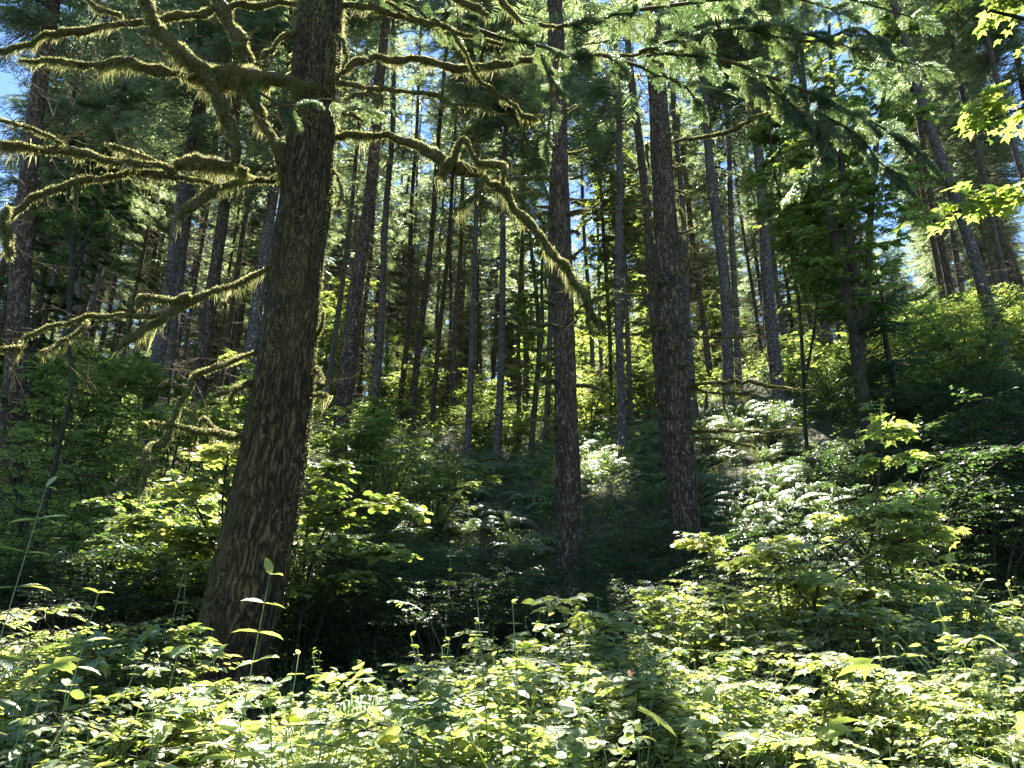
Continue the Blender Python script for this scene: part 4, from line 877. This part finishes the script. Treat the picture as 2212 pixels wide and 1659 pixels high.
# ------------------------------------------------------------------ foreground plants
def seedling_tpl(rng, h=.75, leaf=.085, tpl=LEAF, pairs=9, lean=.1, flat=False):
    g = Geo(); P = np.array([[0, 0, 0], [lean*.3, 0, h*.5], [lean, 0, h]]); C1 = catmull(P, 14)
    g.add(*tube(C1, np.linspace(.004, .0015, 14), 5, tint=.1)); O, X, N, S = [], [], [], []
    for i in range(pairs):
        t = .12+.88*i/pairs; p = C1[int(t*13)]; a = rng.uniform(-.6, .6) if flat else i*1.57+rng.uniform(-.3, .3)
        for k in (0, math.pi):
            O.append(p); X.append((math.cos(a+k), math.sin(a+k), rng.uniform(-.25, .25))); N.append(np.array([0, 0, 1.])+rng.normal(size=3)*.32); S.append(leaf*rng.uniform(.7, 1.2)*(1.1-.4*t))
    for k in range(2): O.append(C1[-1]); X.append(rng.normal(size=3)*[1, 1, .2]+[0, 0, .3]); N.append([0, 0, 1.]); S.append(leaf*.6)
    g.inst(tpl, np.array(O), np.array(X, float), np.array(N, float), np.array(S), rng=rng); return g.tpl()
def tuft_tpl(rng, n=7, h=.55, leaf=.15, tpl=MAPLE_D):
    g = Geo(); O, X, N, S = [], [], [], []
    for i in range(n):
        a = rng.uniform(0, 6.28); l = rng.uniform(.1, .4); hh = h*rng.uniform(.5, 1.1); e = np.array([l*math.cos(a), l*math.sin(a), hh])
        g.add(*tube(catmull(np.array([[0, 0, 0], e*[.4, .4, .65], e]), 7), np.linspace(.0035, .0015, 7), 4, tint=.1))
        O.append(e); X.append((math.cos(a), math.sin(a), rng.uniform(-.4, 0))); N.append(np.array([0, 0, 1.])+rng.normal(size=3)*.32); S.append(leaf*rng.uniform(.6, 1.15))
    g.inst(tpl, np.array(O), np.array(X, float), np.array(N), np.array(S), rng=rng); return g.tpl()
def sprig_tpl(rng, h=.5, leaf=.035):
    gs, it = leafy(bush_stems(rng, 4, h, h*.5, .003), rng, 12, h*.45, 4, .12, 5, leaf, ROUND, .2)
    V, F, T, U = gs.arrays(); g = Geo(); g.add(V, F, T*0+.1); a = leaves_geo(it, rng).arrays(); g.add(*a); return g.tpl()
ur = np.random.default_rng(51)
NEARP = [seedling_tpl(ur), seedling_tpl(ur, .6, .07, ROUND, 8), seedling_tpl(ur, .85, .1, LEAF, 10, .2), seedling_tpl(ur, .5, .11, LANCE, 7), tuft_tpl(ur, 9, .5, .1), tuft_tpl(ur, 10, .45, .085), tuft_tpl(ur, 9, .55, .1),
         sprig_tpl(ur, .65, .04), sprig_tpl(ur, .75, .05), tuft_tpl(ur, 14, .6, .065, ROUND), tuft_tpl(ur, 16, .65, .065, LEAF)]
def grass_tpl(rng, n=16, h=.65):
    a = rng.uniform(0, 6.28, n); e = rng.uniform(.9, 1.45, n); g = Geo()
    X = np.stack([np.cos(a)*np.cos(e), np.sin(a)*np.cos(e), np.sin(e)], 1); g.inst(BLADE, np.stack([np.cos(a)*.03, np.sin(a)*.03, np.zeros(n)], 1), X, np.stack([-np.cos(a), -np.sin(a), np.full(n, .3)], 1), np.stack([h*rng.uniform(.6, 1.2, n), np.full(n, .011), np.full(n, 1.0)], 1), rng=rng); return g.tpl()
def frond_tpl(rng): V, F, T, U = fern_geo(rng, 6, .6).arrays(); return V, F, T, U*0
NEARP += [grass_tpl(ur, 22, .5), frond_tpl(ur), seedling_tpl(ur, .95, .06, LEAF, 14, .15), seedling_tpl(ur, .8, .06, ROUND, 12, -.12)]
FARP = [tuft_tpl(ur, 16, .55, .1, DIA), tuft_tpl(ur, 18, .4, .08, DIA), tuft_tpl(ur, 12, .7, .12, DIA)]
def sow(tpls, n, yr, xr, scale, g, px_keep=True, dens=None):
    y = ur.uniform(*yr, n); x = ur.uniform(-1, 1, n)*(xr[0]+xr[1]*y)
    if dens is not None: m = ur.random(n) < dens(x, y); x, y = x[m], y[m]
    m = vn(x*1.7, y*1.7, 92) > .22
    for q in (t1, t2, t3): m &= (np.hypot(x-q.location.x, y-q.location.y) > .45)
    x, y = x[m], y[m]; z = G(x, y)-.03; P = np.stack([x, y, z], 1); k = ur.integers(0, len(tpls), len(x)); a = ur.uniform(0, 6.28, len(x))
    for i, tp in enumerate(tpls):
        s = k == i; c = s.sum()
        if not c: continue
        N = np.tile([0, 0, 1.], (c, 1)); X = np.stack([np.cos(a[s]), np.sin(a[s]), np.zeros(c)], 1)
        rel = .55+.85*vn(P[s][:, 0]*1.1, P[s][:, 1]*1.1, 91); u_ = P[s][:, 0]/P[s][:, 1]; rel = rel*np.where((abs(u_+.36) < .11) & (P[s][:, 1] > 3.6) & (P[s][:, 1] < 6.6), .38, 1)
        g.inst(tp, P[s], X+ur.normal(size=(c, 3))*[0, 0, .12], N, scale*rel*ur.uniform(.65, 1.25, c), rng=ur)
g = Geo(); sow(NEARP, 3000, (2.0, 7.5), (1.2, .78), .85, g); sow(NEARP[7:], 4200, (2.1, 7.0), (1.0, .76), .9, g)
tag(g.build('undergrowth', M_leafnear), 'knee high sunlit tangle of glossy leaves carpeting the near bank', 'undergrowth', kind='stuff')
g = Geo(); sow(FARP, 1500, (7, 12.5), (2, .76), .7, g); sow(FARP, 3000, (12.5, 24), (2, .76), .9, g); sow(FARP, 2600, (24, 48), (2, .74), 1.6, g)
tag(g.build('ground_cover', M_leaf), 'low leafy ground cover spreading up the wooded slope', 'ground cover', kind='stuff')

# the plants one can single out in front
def plant(kind, px, py, Y, label, name='seedling', cat='seedling', rot=0, **kw):
    top = W(px, py, Y); z = float(G(top[0], Y)); h = max(.3, top[2]-z); g = Geo()
    if kind is tuft_tpl: g.add(*tuft_tpl(pr, kw.get('n', 6), h, kw['leaf'], kw.get('tpl', MAPLE_D)))
    elif kind is sprig_tpl: g.add(*sprig_tpl(pr, h, kw['leaf']))
    else: g.add(*seedling_tpl(pr, h, kw['leaf'], kw['tpl'], kw['pairs'], kw.get('lean', .08), True))
    o = g.build(name, M_leafnear); o.location = (top[0], Y, z); o.rotation_euler = (0, 0, rot); tag(o, label, cat); return o
pr = np.random.default_rng(77)
plant(seedling_tpl, 540, 1240, 3.2, 'single tall seedling with flat willow shaped leaves in front of the big trunk', leaf=.14, tpl=LEAF, pairs=14, rot=.2)
plant(seedling_tpl, 55, 1050, 3.2, 'tall long leaved seedling at the picture edge before the left hollow', rot=.3, leaf=.17, tpl=LANCE, pairs=17)
plant(seedling_tpl, 170, 1280, 3.5, 'white glinting seedling beside the tall long leaved one', rot=.3, leaf=.13, tpl=LEAF, pairs=9)
plant(seedling_tpl, 345, 1395, 3.4, 'glinting seedling with a few flat leaves left of the trunk foot', rot=.3, leaf=.12, tpl=LEAF, pairs=8)
plant(seedling_tpl, 385, 1190, 5.4, 'slim huckleberry stem with tiny round leaves left of the big trunk', 'huckleberry', 'plant', 1, leaf=.05, tpl=ROUND, pairs=24)
plant(seedling_tpl, 425, 1235, 5.2, 'second huckleberry stem, nearer the big trunk', 'huckleberry', 'plant', 1, leaf=.05, tpl=ROUND, pairs=22, lean=-.08)
plant(seedling_tpl, 965, 1170, 7.0, 'small leaved stem lit up alone in the shaded hollow', 'huckleberry', 'plant', 1, leaf=.08, tpl=ROUND, pairs=16)
plant(sprig_tpl, 1010, 1290, 6.2, 'wispy sprig with tiny leaves in front of the shaded hollow', 'sprig', 'plant', 1, leaf=.04)
plant(tuft_tpl, 1350, 1560, 2.9, 'thimbleberry clump with broad pale leaves low in the centre', 'thimbleberry', 'plant', 1, leaf=.12)
plant(tuft_tpl, 1640, 1590, 2.6, 'thimbleberry clump with large ribbed leaves, right of the fern fronds', 'thimbleberry', 'plant', 2, leaf=.12, n=12)
plant(tuft_tpl, 2000, 1480, 3.0, 'thimbleberry clump with washed out leaves, far right foreground', 'thimbleberry', 'plant', 3, leaf=.12, n=12)
plant(tuft_tpl, 2120, 1340, 3.6, 'pale broad leaved clump at the lit edge of the dark hollow', 'thimbleberry', 'plant', 3, leaf=.12, n=10)
plant(tuft_tpl, 60, 1400, 3.0, 'maple leaved clump with a yellow leaf under the long leaved seedling', 'thimbleberry', 'plant', 3, leaf=.11, n=10)
for px, py, Y, s, lab in [(1440, 1565, 2.9, .7, 'sword fern with arched fronds in the bright foreground'), (930, 1455, 5.0, .8, 'brownish drooping fern in front of the shaded hollow'), (2080, 1270, 6.5, .9, 'feathery fern at the edge of the dark hollow')]:
    p = W(px, py, Y); z = float(G(p[0], Y)); o = link_mesh('sword_fern', FERN[0], None, (s, s, max(s, (p[2]-z)/.5)), (p[0], Y, z)); tag(o, lab, 'fern')
g = Geo(); p = W(1358, 1456, 3.2); g.inst(MAPLE, p[None], np.array([[1, 0, .3]]), np.array([[0, -.8, 1.]]), np.array([.03])); g.inst(TWIG, p[None], np.array([[0.1, .1, -1]]), np.array([[0, 1., 0]]), np.array([[.12, .001, .001]]))
o = g.build('red_leaf', M_brown); tag(o, 'small orange red leaf glowing among the bright undergrowth', 'leaf')

# ------------------------------------------------------------------ labels of the scattered individuals
LM = [(15, 'the picture edge below the moss'), (150, 'the thin black sapling'), (360, 'the moss arch pair'), (560, 'the big leaning trunk'), (750, 'the sturdy thicket fir'), (905, 'the slim leaning fir'), (1015, 'the pale ringed fir'),
      (1080, 'the straight grey fir'), (1215, 'the centre fir'), (1338, 'the knobbly dark fir'), (1450, 'the thick right fir'), (1575, 'the tall grey fir'), (1670, 'the fir at the maple edge'), (1850, 'the forked maple'), (2110, 'the pale leaning fir')]
ORD = ['', 'second ', 'third ', 'fourth ', 'fifth ', 'sixth ', 'seventh ', 'eighth ', 'ninth ', 'tenth ', 'eleventh ', 'twelfth ']
from collections import defaultdict
bk = defaultdict(list)
for o, desc, p in REG:
    px, py, f = proj(p); j = min(range(len(LM)), key=lambda k: abs(LM[k][0]-px)); side = 'left' if px < LM[j][0] else 'right'
    bk[(desc, j, side)].append((abs(px-LM[j][0]), o))
for (desc, j, side), l in bk.items():
    l.sort(key=lambda q: q[0])
    for i, (_, o) in enumerate(l):
        o['label'] = (ORD[i] if i < len(ORD) else 'outermost ')+desc+', '+side+' of '+LM[j][1]
print('objects', len(C.objects), 'tris', sum(len(m.polygons) for m in bpy.data.meshes))
